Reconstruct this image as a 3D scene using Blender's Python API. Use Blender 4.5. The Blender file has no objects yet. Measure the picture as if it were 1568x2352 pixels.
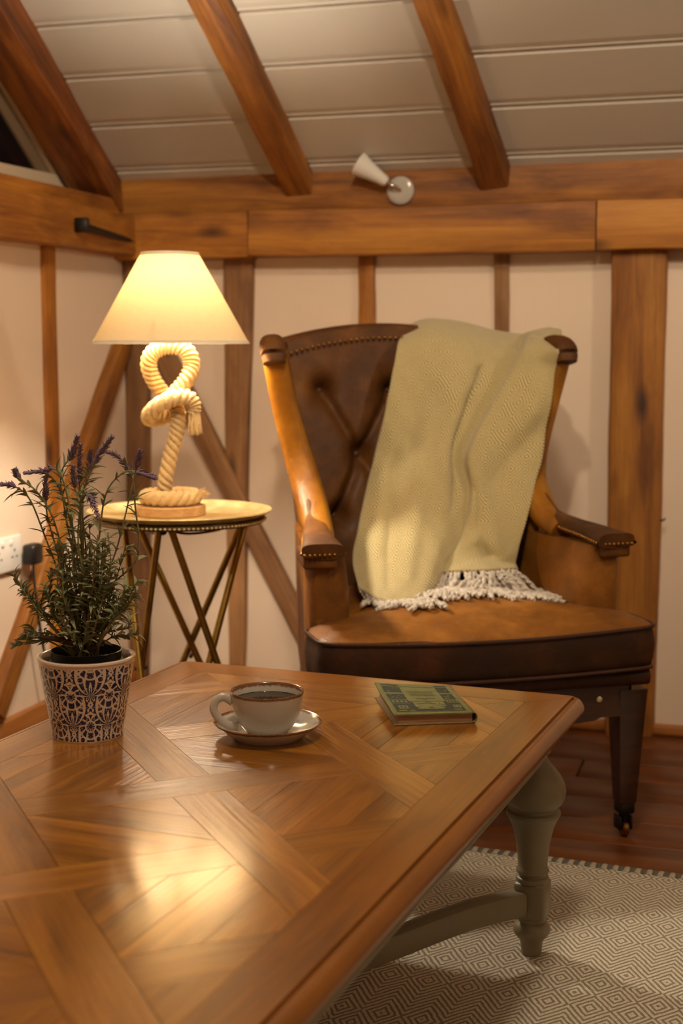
import bpy, bmesh, math, random
from mathutils import Vector, Matrix, noise
import numpy as np

random.seed(7)
SC = bpy.context.scene
COL = SC.collection
PI = math.pi

# ------------------------------------------------------------------ camera
FPX = 3267.0
PITCH = math.radians(6.57)
EYE = Vector((0, 0, 1.0))
cam_data = bpy.data.cameras.new('camera')
cam_data.sensor_fit = 'VERTICAL'
cam_data.sensor_height = 36.0
cam_data.lens = FPX / 2352.0 * 36.0
cam_data.clip_start = 0.02
cam_data.dof.use_dof = True
cam_data.dof.focus_distance = 2.22
cam_data.dof.aperture_fstop = 3.9
camera = bpy.data.objects.new('camera', cam_data)
COL.objects.link(camera)
camera.location = EYE
camera.rotation_euler = (math.radians(90) - PITCH, 0, 0)
SC.camera = camera

# ------------------------------------------------------------------ world, lights, exposure
world = bpy.data.worlds.new('night')
SC.world = world
world.use_nodes = True
bg = world.node_tree.nodes['Background']
bg.inputs['Color'].default_value = (0.010, 0.013, 0.022, 1)
bg.inputs['Strength'].default_value = 1.0
SC.view_settings.view_transform = 'Standard'
SC.view_settings.look = 'None'
SC.view_settings.exposure = 0.0
SC.view_settings.gamma = 1.0
SC.view_settings.use_curve_mapping = False

def kelvin(k):
    return {2400: (1.0, 0.56, 0.22), 2700: (1.0, 0.64, 0.33), 3000: (1.0, 0.70, 0.42), 3400: (1.0, 0.77, 0.55)}[k]

def point_light(name, loc, power, col, r):
    l = bpy.data.lights.new(name, 'POINT')
    l.energy = power; l.color = col; l.shadow_soft_size = r
    o = bpy.data.objects.new(name, l); COL.objects.link(o); o.location = loc
    return o
# spotlights of the room, above and behind the photographer, aimed at the far wall
def spot_light(name, loc, aim, power, col, size, blend, r):
    l = bpy.data.lights.new(name, 'SPOT')
    l.energy = power; l.color = col; l.shadow_soft_size = r; l.spot_size = math.radians(size); l.spot_blend = blend
    o = bpy.data.objects.new(name, l); COL.objects.link(o); o.location = loc
    o.rotation_euler = (Vector(aim) - Vector(loc)).to_track_quat('-Z', 'Y').to_euler()
    return o
spot_light('spotlight_beam', (-0.05, 0.85, 2.40), (-0.10, 3.80, 1.36), 104.0, (1.0, 0.84, 0.62), 66, 1.0, 0.045)
spot_light('spotlight_beam', (2.10, 1.60, 1.75), (0.35, 3.60, 1.55), 50.0, (1.0, 0.84, 0.62), 80, 1.0, 0.09)

point_light('overhead_fill_light', (0.15, 1.15, 2.75), 76.0, (1.0, 0.84, 0.62), 0.12)  # added fill light that brightens table and rug, no known lamp there

# ------------------------------------------------------------------ geometry helpers
TH = math.radians(17)
U = Vector((math.cos(TH), -math.sin(TH), 0))      # along the back wall, to the right
V = Vector((-math.sin(TH), -math.cos(TH), 0))     # from the back wall into the room
Z = Vector((0, 0, 1))
CORNER = Vector((-0.605, 4.063, 0))
def R(u, v, z): return CORNER + U * u + V * v + Z * z
def to_room(p):
    q = Vector(p) - CORNER
    return q.dot(U), q.dot(V), q.z
def ray(x, y):
    a = (x - 784) / FPX; b = (y - 1176) / FPX
    f = Vector((0, math.cos(PITCH), -math.sin(PITCH))); up = Vector((0, math.sin(PITCH), math.cos(PITCH)))
    return f + Vector((a, 0, 0)) - up * b
def on_plane(x, y, p0, n):
    r = ray(x, y); return EYE + r * ((Vector(p0) - EYE).dot(n) / r.dot(n))
def at_z(x, y, z):
    r = ray(x, y); return EYE + r * ((z - EYE.z) / r.z)
def at_d(x, y, d):
    r = ray(x, y); return EYE + r * (d / r.y)

def mesh(name, verts, faces, smooth=False):
    me = bpy.data.meshes.new(name)
    me.from_pydata([tuple(v) for v in verts], [], faces)
    me.validate(); me.update()
    if smooth:
        me.polygons.foreach_set('use_smooth', [True] * len(me.polygons))
    return me
def bm_mesh(bm, name, smooth=False):
    bmesh.ops.recalc_face_normals(bm, faces=bm.faces)
    me = bpy.data.meshes.new(name); bm.to_mesh(me); bm.free()
    if smooth: me.polygons.foreach_set('use_smooth', [True] * len(me.polygons))
    return me
def fixn(me):
    bm = bmesh.new(); bm.from_mesh(me); bmesh.ops.recalc_face_normals(bm, faces=bm.faces); bm.to_mesh(me); bm.free()
    return me
def obj(name, me, mat=None, parent=None, loc=None, M=None):
    o = bpy.data.objects.new(name, me); COL.objects.link(o)
    if mat is not None:
        if not len(me.materials): me.materials.append(mat)
    if parent: o.parent = parent
    if M is not None: o.matrix_local = M
    if loc is not None: o.location = loc
    return o
def empty(name, loc=(0, 0, 0), rz=0.0):
    o = bpy.data.objects.new(name, None); COL.objects.link(o)
    o.location = loc; o.rotation_euler = (0, 0, rz); o.empty_display_size = 0.05
    return o
def tag(o, label=None, cat=None, group=None, kind=None):
    if label: o['label'] = label
    if cat: o['category'] = cat
    if group: o['group'] = group
    if kind: o['kind'] = kind
    return o
def frame(origin, x, z):
    x = Vector(x).normalized(); z = Vector(z); z = (z - x * z.dot(x)).normalized(); y = z.cross(x)
    return Matrix(((x.x, y.x, z.x, origin[0]), (x.y, y.y, z.y, origin[1]), (x.z, y.z, z.z, origin[2]), (0, 0, 0, 1)))
def frame_z(origin, z, xhint):
    z = Vector(z).normalized(); x = Vector(xhint); x = (x - z * x.dot(z)).normalized(); y = z.cross(x)
    return Matrix(((x.x, y.x, z.x, origin[0]), (x.y, y.y, z.y, origin[1]), (x.z, y.z, z.z, origin[2]), (0, 0, 0, 1)))
def smooth_angle(me, ang=40):
    me.polygons.foreach_set('use_smooth', [True] * len(me.polygons))
    try: me.set_sharp_from_angle(angle=math.radians(ang))
    except Exception: pass
    return me
def box_me(sx, sy, sz, bev=0.0, seg=2, name='box', center=(0, 0, 0)):
    bm = bmesh.new(); bmesh.ops.create_cube(bm, size=1.0)
    bmesh.ops.scale(bm, vec=(sx, sy, sz), verts=bm.verts)
    if bev > 0: bmesh.ops.bevel(bm, geom=list(bm.edges), offset=bev, segments=seg, profile=0.5, affect='EDGES')
    bmesh.ops.translate(bm, vec=center, verts=bm.verts)
    return smooth_angle(bm_mesh(bm, name), 50)
def lathe_me(prof, seg=48, name='lathe', ang=40, close=True):
    vs, fs = [], []
    n = len(prof)
    for i in range(seg):
        a = 2 * PI * i / seg
        for r, z in prof: vs.append((r * math.cos(a), r * math.sin(a), z))
    for i in range(seg):
        j = (i + 1) % seg
        for k in range(n - 1):
            fs.append((i * n + k, j * n + k, j * n + k + 1, i * n + k + 1))
    bm = bmesh.new()
    me = mesh(name, vs, fs); bm.from_mesh(me); bpy.data.meshes.remove(me)
    bmesh.ops.remove_doubles(bm, verts=bm.verts, dist=1e-6)
    if close:
        ed = [e for e in bm.edges if e.is_boundary]
        if ed: bmesh.ops.holes_fill(bm, edges=ed, sides=0)
    return smooth_angle(bm_mesh(bm, name), ang)
def catmull(pts, n):
    pts = [Vector(p) for p in pts]
    P = [pts[0] * 2 - pts[1]] + pts + [pts[-1] * 2 - pts[-2]]
    out = []
    m = len(pts) - 1
    for i in range(n):
        t = i / (n - 1) * m; k = min(int(t), m - 1); f = t - k
        a, b, c, d = P[k], P[k + 1], P[k + 2], P[k + 3]
        out.append(0.5 * ((2 * b) + (c - a) * f + (2 * a - 5 * b + 4 * c - d) * f * f + (3 * b - a - 3 * c + d) * f ** 3))
    return out
def lerp_list(vals, t):
    if isinstance(vals, (int, float)): return vals
    m = len(vals) - 1; x = max(0, min(1, t)) * m; k = min(int(x), m - 1); f = x - k
    return vals[k] * (1 - f) + vals[k + 1] * f
def sweep_me(path, rad, seg=12, section=None, twist=0.0, caps=True, up=None, name='sweep', ang=60, closed=False):
    """path: points; rad: number or list; section(theta, t) -> (x, y) multiplier"""
    n = len(path); vs, fs = [], []
    tans = []
    for i in range(n):
        if closed: tans.append((path[(i + 1) % n] - path[i - 1]).normalized())
        else: tans.append((path[min(i + 1, n - 1)] - path[max(i - 1, 0)]).normalized())
    nrm = Vector(up) if up else (Vector((0, 0, 1)) if abs(tans[0].z) < 0.9 else Vector((1, 0, 0)))
    for i in range(n):
        t = tans[i]
        nrm = (Vector(up) if up else nrm)
        nrm = (nrm - t * nrm.dot(t)).normalized()
        bn = t.cross(nrm)
        f = i / (n - 1) if n > 1 else 0
        r = lerp_list(rad, f)
        for k in range(seg):
            th = 2 * PI * k / seg
            if section: sx, sy = section(th, f)
            else: sx, sy = math.cos(th), math.sin(th)
            if twist:
                a = twist * f; sx, sy = sx * math.cos(a) - sy * math.sin(a), sx * math.sin(a) + sy * math.cos(a)
            vs.append(path[i] + bn * (sx * r) + nrm * (sy * r))
    m = n if closed else n - 1
    for i in range(m):
        for k in range(seg):
            j = (i + 1) % n
            fs.append((i * seg + k, i * seg + (k + 1) % seg, j * seg + (k + 1) % seg, j * seg + k))
    if caps and not closed:
        fs.append(tuple(range(seg))[::-1]); fs.append(tuple((n - 1) * seg + k for k in range(seg)))
    return smooth_angle(fixn(mesh(name, vs, fs)), ang)
def join_me(parts, name):
    bm = bmesh.new()
    for me, M in parts:
        t = me.copy(); 
        if M is not None: t.transform(M)
        bm.from_mesh(t); bpy.data.meshes.remove(t)
    me = bpy.data.meshes.new(name); bm.to_mesh(me); bm.free()
    return me
def superell(w, h, e):
    def f(th, t=0):
        c, s = math.cos(th), math.sin(th)
        return (w * math.copysign(abs(c) ** e, c), h * math.copysign(abs(s) ** e, s))
    return f
def loft_me(rings, name='loft', ang=50, caps=True):
    n = len(rings[0]); vs = [p for r in rings for p in r]; fs = []
    for i in range(len(rings) - 1):
        for k in range(n):
            fs.append((i * n + k, i * n + (k + 1) % n, (i + 1) * n + (k + 1) % n, (i + 1) * n + k))
    if caps:
        fs.append(tuple(range(n))[::-1]); fs.append(tuple((len(rings) - 1) * n + k for k in range(n)))
    return smooth_angle(fixn(mesh(name, vs, fs)), ang)
def rrect(cx, cy, hx, hy, r, seg=4):
    pts = []
    for (sx, sy, a0) in ((1, 1, 0), (-1, 1, 90), (-1, -1, 180), (1, -1, 270)):
        for k in range(seg + 1):
            a = math.radians(a0 + 90 * k / seg)
            pts.append((cx + sx * (hx - r) + r * math.cos(a), cy + sy * (hy - r) + r * math.sin(a)))
    return pts

# ------------------------------------------------------------------ materials
class NT:
    def __init__(s, name):
        s.m = bpy.data.materials.new(name); s.m.use_nodes = True
        s.t = s.m.node_tree; s.b = s.t.nodes['Principled BSDF']
    def n(s, kind, **kw):
        nd = s.t.nodes.new(kind)
        for k, v in kw.items():
            if hasattr(nd, k) and not k[0].isupper(): setattr(nd, k, v)
            else: s.put(nd.inputs[k], v)
        return nd
    def put(s, sock, v):
        if hasattr(v, 'is_output'): s.t.links.new(v, sock)
        else:
            if isinstance(v, tuple) and len(v) == 3 and sock.type == 'RGBA': v = v + (1,)
            sock.default_value = v
    def math(s, op, a, b=None, c=None, clamp=False):
        nd = s.t.nodes.new('ShaderNodeMath'); nd.operation = op; nd.use_clamp = clamp
        for i, v in enumerate((a, b, c)):
            if v is not None: s.put(nd.inputs[i], v)
        return nd.outputs[0]
    def mix(s, f, a, b, mode='MIX'):
        nd = s.t.nodes.new('ShaderNodeMix'); nd.data_type = 'RGBA'; nd.blend_type = mode
        s.put(nd.inputs['Factor'], f); s.put(nd.inputs['A'], a); s.put(nd.inputs['B'], b)
        return nd.outputs['Result']
    def ramp(s, f, stops, interp='LINEAR'):
        nd = s.t.nodes.new('ShaderNodeValToRGB'); cr = nd.color_ramp; cr.interpolation = interp
        while len(cr.elements) < len(stops): cr.elements.new(0.5)
        for e, (p, c) in zip(cr.elements, stops):
            e.position = p; e.color = (c + (1,)) if isinstance(c, tuple) else (c, c, c, 1)
        s.put(nd.inputs[0], f); return nd.outputs[0]
    def noise(s, vec, scale, detail=4, rough=0.55, dist=0.0):
        nd = s.t.nodes.new('ShaderNodeTexNoise'); s.put(nd.inputs['Vector'], vec)
        nd.inputs['Scale'].default_value = scale; nd.inputs['Detail'].default_value = detail
        nd.inputs['Roughness'].default_value = rough; nd.inputs['Distortion'].default_value = dist
        return nd.outputs['Fac']
    def coord(s, which='Object'):
        return s.t.nodes.new('ShaderNodeTexCoord').outputs[which]
    def mapping(s, vec, scale=(1, 1, 1), rot=(0, 0, 0), loc=(0, 0, 0)):
        nd = s.t.nodes.new('ShaderNodeMapping'); s.put(nd.inputs['Vector'], vec)
        nd.inputs['Scale'].default_value = scale; nd.inputs['Rotation'].default_value = rot; nd.inputs['Location'].default_value = loc
        return nd.outputs[0]
    def vadd(s, a, b):
        nd = s.t.nodes.new('ShaderNodeVectorMath'); s.put(nd.inputs[0], a); s.put(nd.inputs[1], b); return nd.outputs[0]
    def rand(s): return s.t.nodes.new('ShaderNodeObjectInfo').outputs['Random']
    def sep(s, v):
        nd = s.t.nodes.new('ShaderNodeSeparateXYZ'); s.put(nd.inputs[0], v); return nd.outputs
    def comb(s, x, y, z):
        nd = s.t.nodes.new('ShaderNodeCombineXYZ'); s.put(nd.inputs[0], x); s.put(nd.inputs[1], y); s.put(nd.inputs[2], z); return nd.outputs[0]
    def bump(s, h, strength=0.3, dist=0.01):
        nd = s.t.nodes.new('ShaderNodeBump'); nd.inputs['Strength'].default_value = strength; nd.inputs['Distance'].default_value = dist
        s.put(nd.inputs['Height'], h); s.t.links.new(nd.outputs[0], s.b.inputs['Normal']); return nd.outputs[0]
    def set(s, **kw):
        names = dict(color='Base Color', rough='Roughness', metal='Metallic', spec='Specular IOR Level', coat='Coat Weight', coat_rough='Coat Roughness', sheen='Sheen Weight', trans='Transmission Weight', ior='IOR', em='Emission Color', ems='Emission Strength', sss='Subsurface Weight', alpha='Alpha', sheen_rough='Sheen Roughness')
        for k, v in kw.items(): s.put(s.b.inputs[names[k]], v)
        return s.m

def srgb(r, g, b):
    f = lambda c: ((c / 255 + 0.055) / 1.055) ** 2.4 if c / 255 > 0.04045 else c / 255 / 12.92
    return (f(r), f(g), f(b))

def wood(name, dark, mid, light, rough=0.5, scale=1.0, coat=0.0, coat_rough=0.2, knots=0.0, var=0.25, bump=0.15, stretch=9.0, spec=0.5, stain=0.0):
    t = NT(name)
    rnd = t.rand()
    off = t.comb(t.math('MULTIPLY', rnd, 37.0), t.math('MULTIPLY', rnd, 19.0), t.math('MULTIPLY', rnd, 11.0))
    co = t.vadd(t.coord(), off)
    m1 = t.mapping(co, scale=(scale, scale * stretch, scale * stretch))
    warp = t.noise(m1, 1.3, 2, 0.5)
    m1w = t.vadd(m1, t.comb(0.0, t.math('MULTIPLY', warp, 1.6), t.math('MULTIPLY', warp, 0.8)))
    rings = t.noise(m1w, 1.6, 6, 0.62, 0.35)
    base = t.ramp(rings, [(0.28, dark), (0.5, mid), (0.72, light)])
    fine = t.noise(t.mapping(co, scale=(3 * scale, 130 * scale, 130 * scale)), 1.0, 3, 0.6)
    c = t.mix(0.58, base, t.ramp(fine, [(0.3, 0.55), (0.65, 1.0)]), 'MULTIPLY')
    br = t.math('MULTIPLY_ADD', rnd, var, 1.0 - var / 2)
    c = t.mix(1.0, c, t.comb(br, br, br), 'MULTIPLY')
    if stain:
        sn = t.noise(t.mapping(co, scale=(2.2, 5.0, 5.0)), 1.4, 4, 0.6)
        c = t.mix(t.math('MULTIPLY', t.ramp(sn, [(0.50, 0.0), (0.68, 1.0)]), stain), c, t.mix(1.0, c, (0.42, 0.33, 0.25), 'MULTIPLY'))
    if knots:
        vo = t.t.nodes.new('ShaderNodeTexVoronoi'); t.put(vo.inputs['Vector'], t.mapping(co, scale=(3.2, 9.0, 9.0))); vo.inputs['Scale'].default_value = 1.0
        k = t.ramp(vo.outputs['Distance'], [(0.05, 1.0), (0.20, 0.0)])
        c = t.mix(t.math('MULTIPLY', k, knots), c, tuple(x * 0.22 for x in dark))
    t.bump(t.math('ADD', rings, t.math('MULTIPLY', fine, 0.6)), bump, 0.004)
    t.b.inputs['Coat IOR'].default_value = 1.6
    return t.set(color=c, rough=rough, coat=coat, coat_rough=coat_rough, spec=spec)

M_OLD = wood('old_timber', srgb(108, 58, 10), srgb(164, 102, 28), srgb(188, 128, 44), rough=0.62, scale=1.0, knots=0.9, var=0.35, bump=0.35, stain=0.7)
M_RAFTER = wood('rafter_timber', srgb(92, 48, 14), srgb(154, 94, 32), srgb(186, 122, 46), rough=0.6, knots=0.9, var=0.2, bump=0.35, stain=0.5)
M_RAFTERD = wood('stained_rafter', srgb(44, 20, 8), srgb(118, 62, 20), srgb(168, 104, 36), rough=0.6, knots=0.9, var=0.1, bump=0.35, stain=0.9)
M_STUD = wood('grey_stud_timber', srgb(94, 62, 36), srgb(140, 98, 60), srgb(166, 122, 78), rough=0.7, knots=0.7, var=0.3, bump=0.3, stain=0.5)
M_FLOOR = wood('oak_floor', srgb(78, 38, 14), srgb(112, 60, 24), srgb(132, 76, 32), rough=0.38, scale=0.9, var=0.25, bump=0.08, knots=0.3)
M_TABLE = wood('elm_parquet', srgb(96, 54, 6), srgb(152, 94, 16), srgb(184, 124, 36), rough=0.30, scale=1.5, var=0.34, bump=0.34, coat=1.0, coat_rough=0.15, stretch=8, spec=0.45)
M_BORDER = wood('elm_border', srgb(100, 56, 6), srgb(138, 82, 14), srgb(156, 98, 24), rough=0.28, scale=1.2, var=0.10, bump=0.08, coat=0.7, coat_rough=0.16, spec=0.45)
M_CHAIRWOOD = wood('dark_mahogany', srgb(34, 18, 12), srgb(58, 30, 20), srgb(76, 42, 28), rough=0.35, scale=1.5, var=0.1, bump=0.05, coat=0.2)
M_LEGWOOD = wood('pale_leg_wood', srgb(104, 62, 26), srgb(140, 88, 42), srgb(160, 106, 54), rough=0.4, scale=1.5, var=0.1, bump=0.05, coat=0.2)
M_PALEWOOD = wood('pale_beech', srgb(186, 140, 90), srgb(206, 164, 112), srgb(220, 182, 132), rough=0.5, scale=2.0, var=0.05, bump=0.05)
M_BASE = wood('skirting_wood', srgb(140, 84, 36), srgb(172, 108, 50), srgb(186, 124, 62), rough=0.45, var=0.1, bump=0.1)

def plain(name, col, rough=0.5, metal=0.0, nscale=0, namt=0.12, bump=0.0, bscale=200, **kw):
    t = NT(name); c = col
    if nscale:
        f = t.noise(t.coord(), nscale, 4)
        c = t.mix(1.0, col, t.ramp(f, [(0.3, 1.0 - namt), (0.7, 1.0 + 0.0)]), 'MULTIPLY')
    if bump: t.bump(t.noise(t.coord(), bscale, 3), bump, 0.003)
    return t.set(color=c, rough=rough, metal=metal, **kw)

M_EDGE = plain('elm_moulding', srgb(138, 82, 20), 0.34, nscale=7, namt=0.30, bump=0.04, bscale=90, coat=0.4, coat_rough=0.2)
M_PLASTER = plain('plaster', srgb(226, 204, 182), 0.9, nscale=2.5, namt=0.06, bump=0.25, bscale=35)
M_CEIL = plain('painted_board', srgb(188, 178, 166), 0.7, nscale=1.5, namt=0.05, bump=0.05, bscale=60)
M_WHITEFRAME = plain('window_paint', srgb(205, 186, 158), 0.6, nscale=3, namt=0.06)
M_NIGHT = plain('night_glass', (0.004, 0.005, 0.008), 0.08, nscale=2, namt=0.1)
M_IRON = plain('black_iron', srgb(44, 38, 36), 0.5, 0.6, nscale=30, namt=0.4, bump=0.3, bscale=80)
M_PLASTIC = plain('white_plastic', srgb(232, 226, 220), 0.4, nscale=2, namt=0.03)
M_BLACKPL = plain('black_plastic', srgb(20, 18, 18), 0.4, nscale=5, namt=0.2)
M_PAINT = plain('sage_grey_paint', srgb(138, 130, 108), 0.42, nscale=6, namt=0.2, bump=0.05, bscale=25)

# ================================================================== THE ROOM
PHI = math.radians(34)
EAVE = 1.465
def CE(u, s, off=0.0):
    """point on the ceiling plane: u along the wall, s up the slope, off towards the room"""
    up = V * math.cos(PHI) + Z * math.sin(PHI)
    nin = V * math.sin(PHI) - Z * math.cos(PHI)
    return R(u, 0, EAVE) + up * s + nin * off

def slab(name, quad, thick, mat, kind='structure', parent=None):
    """quad: four points of the face seen from the room; thick: vector away from it"""
    q = [Vector(p) for p in quad]; t = Vector(thick)
    vs = q + [p + t for p in q]
    fs = [(0, 1, 2, 3), (7, 6, 5, 4), (0, 4, 5, 1), (1, 5, 6, 2), (2, 6, 7, 3), (3, 7, 4, 0)]
    c = sum(q, Vector()) / 4
    o = obj(name, fixn(mesh(name, [v - c for v in vs], fs)), mat, parent=parent, loc=c)
    if kind and not parent: o['kind'] = kind
    return o

UR, VR = 3.7, 5.6           # right wall and rear wall
slab('wall_back', [R(-0.2, 0, -0.02), R(UR + 0.1, 0, -0.02), R(UR + 0.1, 0, 1.50), R(-0.2, 0, 1.50)], V * -0.1, M_PLASTER)
slab('wall_left', [R(0, -0.1, -0.02), R(0, VR, -0.02), R(0, VR, 1.34), R(0, -0.1, 1.34)], U * -0.12, M_PLASTER)
slab('wall_right', [R(UR, -0.1, -0.02), R(UR, VR, -0.02), R(UR, VR, 3.5), R(UR, -0.1, 3.5)], U * 0.1, M_PLASTER)
slab('wall_rear', [R(-0.2, VR, -0.02), R(UR, VR, -0.02), R(UR, VR, 1.6), R(-0.2, VR, 1.6)], V * 0.1, M_PLASTER)
ridge_s = 2.8 / math.cos(PHI); zr = EAVE + 2.8 * math.tan(PHI)
# gable above the left wall
gv = [R(-0.17, -0.05, 1.30), R(-0.17, VR, 1.30), R(-0.17, VR, 1.5), R(-0.17, 2.8, zr + 0.02), R(-0.17, -0.05, 1.46)]
gv2 = [p - U * 0.08 for p in gv]
gc = R(-0.17, 2.6, 1.3)
gm = fixn(mesh('gable', [p - gc for p in gv + gv2], [(0, 1, 2, 3, 4), (9, 8, 7, 6, 5)] + [(i, (i + 1) % 5, (i + 1) % 5 + 5, i + 5) for i in range(5)]))
gable = obj('wall_gable', gm, M_WHITEFRAME, loc=gc); gable['kind'] = 'structure'

# ---- ceiling: boards near the eaves, plain slope above
ceil = empty('ceiling', R(1.7, 0, EAVE)); ceil['kind'] = 'structure'
def child(name, me, mat, parent, M):
    o = obj(name, me, mat, parent); o.matrix_local = parent_inv(parent) @ M; return o
def parent_inv(p):
    return (Matrix.Translation(p.location) @ p.rotation_euler.to_matrix().to_4x4()).inverted()
BW = 0.176; NB = 8
L_B = UR + 0.25
prof = [(0.0, 0.0), (0.004, 0.006), (0.010, 0.0085), (0.016, 0.006), (0.018, 0.0075), (0.03, 0.009), (BW - 0.006, 0.009), (BW - 0.001, 0.003), (BW - 0.001, -0.008), (0.0, -0.008)]
vs = [(x, y, z) for x in (-L_B / 2, L_B / 2) for (y, z) in prof]
n = len(prof)
bme = fixn(mesh('ceiling_board', vs, [(i, (i + 1) % n, (i + 1) % n + n, i + n) for i in range(n)] + [tuple(range(n)), tuple(range(2 * n - 1, n - 1, -1))]))
nin = V * math.sin(PHI) - Z * math.cos(PHI)
upv = V * math.cos(PHI) + Z * math.sin(PHI)
for k in range(-1, NB):
    # frame whose y runs up the slope and z into the room
    M = frame(CE(-0.2 + L_B / 2, 0.047 + k * BW, 0.0), U, nin)
    if M.col[1].to_3d().dot(upv) < 0: M = frame(CE(-0.2 + L_B / 2, 0.047 + k * BW, 0.0), -U, nin)
    child('ceiling_board', bme, M_CEIL, ceil, M)
s0 = 0.047 + NB * BW
slab('ceiling_slope', [CE(-0.2, s0), CE(UR + .05, s0), CE(UR + .05, ridge_s), CE(-0.2, ridge_s)], Z * 0.05, M_CEIL).parent = None
slab('ceiling_far_slope', [R(-0.2, 2.8, zr), R(UR + .05, 2.8, zr), R(UR + .05, VR, EAVE), R(-0.2, VR, EAVE)], Z * 0.05, M_CEIL)
slab('ceiling_backing', [CE(-0.2, -0.2, -0.010), CE(UR + .05, -0.2, -0.010), CE(UR + .05, s0 + .02, -0.010), CE(-0.2, s0 + .02, -0.010)], Z * 0.04, M_CEIL)

# ---- floor: planks along the back wall
slab('floor', [R(-0.2, -0.1, -0.012), R(UR, -0.1, -0.012), R(UR, VR, -0.012), R(-0.2, VR, -0.012)], Z * -0.05, M_FLOOR)
floor = bpy.data.objects['floor']
PW = 0.145
meshes = {}
for r_ in range(16):
    u0 = -0.02 - random.random() * 0.0
    cuts = [0.0, 0.6 + random.random() * 0.9, 2.0 + random.random() * 0.6, UR - 0.02]
    for a, b in zip(cuts[:-1], cuts[1:]):
        key = round(b - a, 2)
        me = meshes.get(key) or meshes.setdefault(key, box_me(key - 0.002, PW - 0.0016, 0.012, 0.0012, 1, 'floor_plank'))
        o = obj('floor_plank', me, M_FLOOR, floor)
        M = frame(R((a + b) / 2, 0.005 + (r_ + 0.5) * PW, -0.006 - random.random() * 0.0003), U, Z)
        o.matrix_local = Matrix.Translation(-floor.location) @ M

# ---- skirting
def timber(name, a, b, w, d, normal, mat, w2=None, wob=0.003, cham=0.006, label=None, cat=None, kind=None, seed=None, group=None, seg=None):
    """hand-hewn beam from a to b: w across, d deep along normal; local x runs along the grain"""
    a, b = Vector(a), Vector(b); L = (b - a).length
    w2 = w if w2 is None else w2
    ns = seg or max(4, int(L / 0.06)); sd = seed if seed is not None else random.random() * 50
    rings = []
    for i in range(ns + 1):
        x = -L / 2 + L * i / ns; ww = w + (w2 - w) * i / ns
        ring = []
        for (yy, zz) in rrect(0, 0, ww / 2, d / 2, min(cham, d / 2.2), 2):
            nz = noise.noise(Vector((x * 2.2 + sd, yy * 14, zz * 14))); nz2 = noise.noise(Vector((x * 2.2 + sd + 9, yy * 14 + 5, zz * 14)))
            fine = noise.noise(Vector((x * 11 + sd, yy * 20, zz * 20)))
            ring.append(Vector((x, yy + wob * (nz * 2 + fine * .6), zz + wob * (nz2 * 2 + fine * .6))))
        rings.append(ring)
    me = loft_me(rings, name, 40)
    o = obj(name, me, mat, M=frame((a + b) / 2, b - a, normal))
    return tag(o, label, cat, group, kind)

timber('baseboard_left', R(0.012, 0.02, 0.055), R(0.012, 4.5, 0.055), 0.11, 0.022, U, M_BASE, wob=0.0008, kind='structure')
timber('baseboard_back', R(0.0, 0.010, 0.014), R(UR, 0.010, 0.014), 0.028, 0.02, V, M_BASE, wob=0.0006, kind='structure')

# ---- timbers of the back wall
timber('tie_beam', R(-0.02, 0.022, 1.306), R(0.392, 0.022, 1.306), 0.127, 0.110, V, M_OLD, wob=0.0025, label='short honey oak beam section behind the lampshade in the room corner', cat='beam')
timber('tie_beam', R(0.395, 0.022, 1.305), R(1.318, 0.022, 1.303), 0.124, 0.112, V, M_OLD, wob=0.0025, label='long golden oak beam section running above the armchair', cat='beam')
timber('tie_beam', R(1.321, 0.022, 1.303), R(UR, 0.022, 1.30), 0.124, 0.112, V, M_OLD, wob=0.003, label='knotty oak beam section resting on the wide post', cat='beam')
timber('wall_plate', R(-0.1, 0.004, 1.415), R(UR, 0.004, 1.418), 0.105, 0.03, V, M_OLD, wob=0.002, label='dark orange timber plate under the sloping ceiling boards, carrying the glass spotlight', cat='beam')
def wb(x, y, v=0.0):
    """pixel -> (u, z) on the plane v of the back wall"""
    p = on_plane(x, y, R(0, v, 0), V); u, _, z = to_room(p); return u, z
def wl(x, y, u=0.0):
    p = on_plane(x, y, R(u, 0, 0), U); _, v, z = to_room(p); return v, z
def post(px0, px1, ytop, pyb0, pyb1, ybot, depth, mat, label, z0=0.0, z1=1.243, vface=0.02, cham=0.006):
    u0, za = wb(px0, ytop, vface); u1, _ = wb(px1, ytop, vface); v0, zb = wb(pyb0, ybot, vface); v1, _ = wb(pyb1, ybot, vface)
    def at(ua, ub, z): return ua + (ub - ua) * (z - za) / (zb - za)
    t0, t1 = at(u0, v0, z1), at(u1, v1, z1); b0, b1 = at(u0, v0, z0), at(u1, v1, z0)
    return timber('wall_post', R((b0 + b1) / 2, vface - depth / 2, z0), R((t0 + t1) / 2, vface - depth / 2, z1), b1 - b0, depth, V, mat, w2=t1 - t0, label=label, cat='post', cham=cham)
post(284, 338, 850, 290, 335, 1400, 0.06, M_STUD, 'dark knotty corner post behind the lamp, beside the left wall', vface=0.03)
post(512, 578, 650, 524, 558, 1480, 0.05, M_STUD, 'narrowing grey-brown post between the lampshade and the armchair', vface=0.022)
post(820, 858, 640, 824, 862, 1100, 0.03, M_OLD, 'thin oak stud on the wall above the left of the armchair back', vface=0.012, cham=0.003)
post(1135, 1168, 640, 1133, 1166, 1100, 0.03, M_STUD, 'thin reddish stud on the wall above the throw blanket', vface=0.012, cham=0.003)
post(1403, 1527, 650, 1391, 1505, 1500, 0.09, M_OLD, 'wide golden oak post on the wall right of the armchair', vface=0.045, cham=0.012)
# back wall brace
ua, za = wb(345, 745, 0.015); ub, zb = wb(760, 1575, 0.015)
timber('diagonal_brace', R(ua, 0.018, za), R(ub, 0.018, zb), 0.058, 0.034, V, M_STUD, label='diagonal grey-brown brace running down to the armchair behind the side table', cat='brace')
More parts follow.
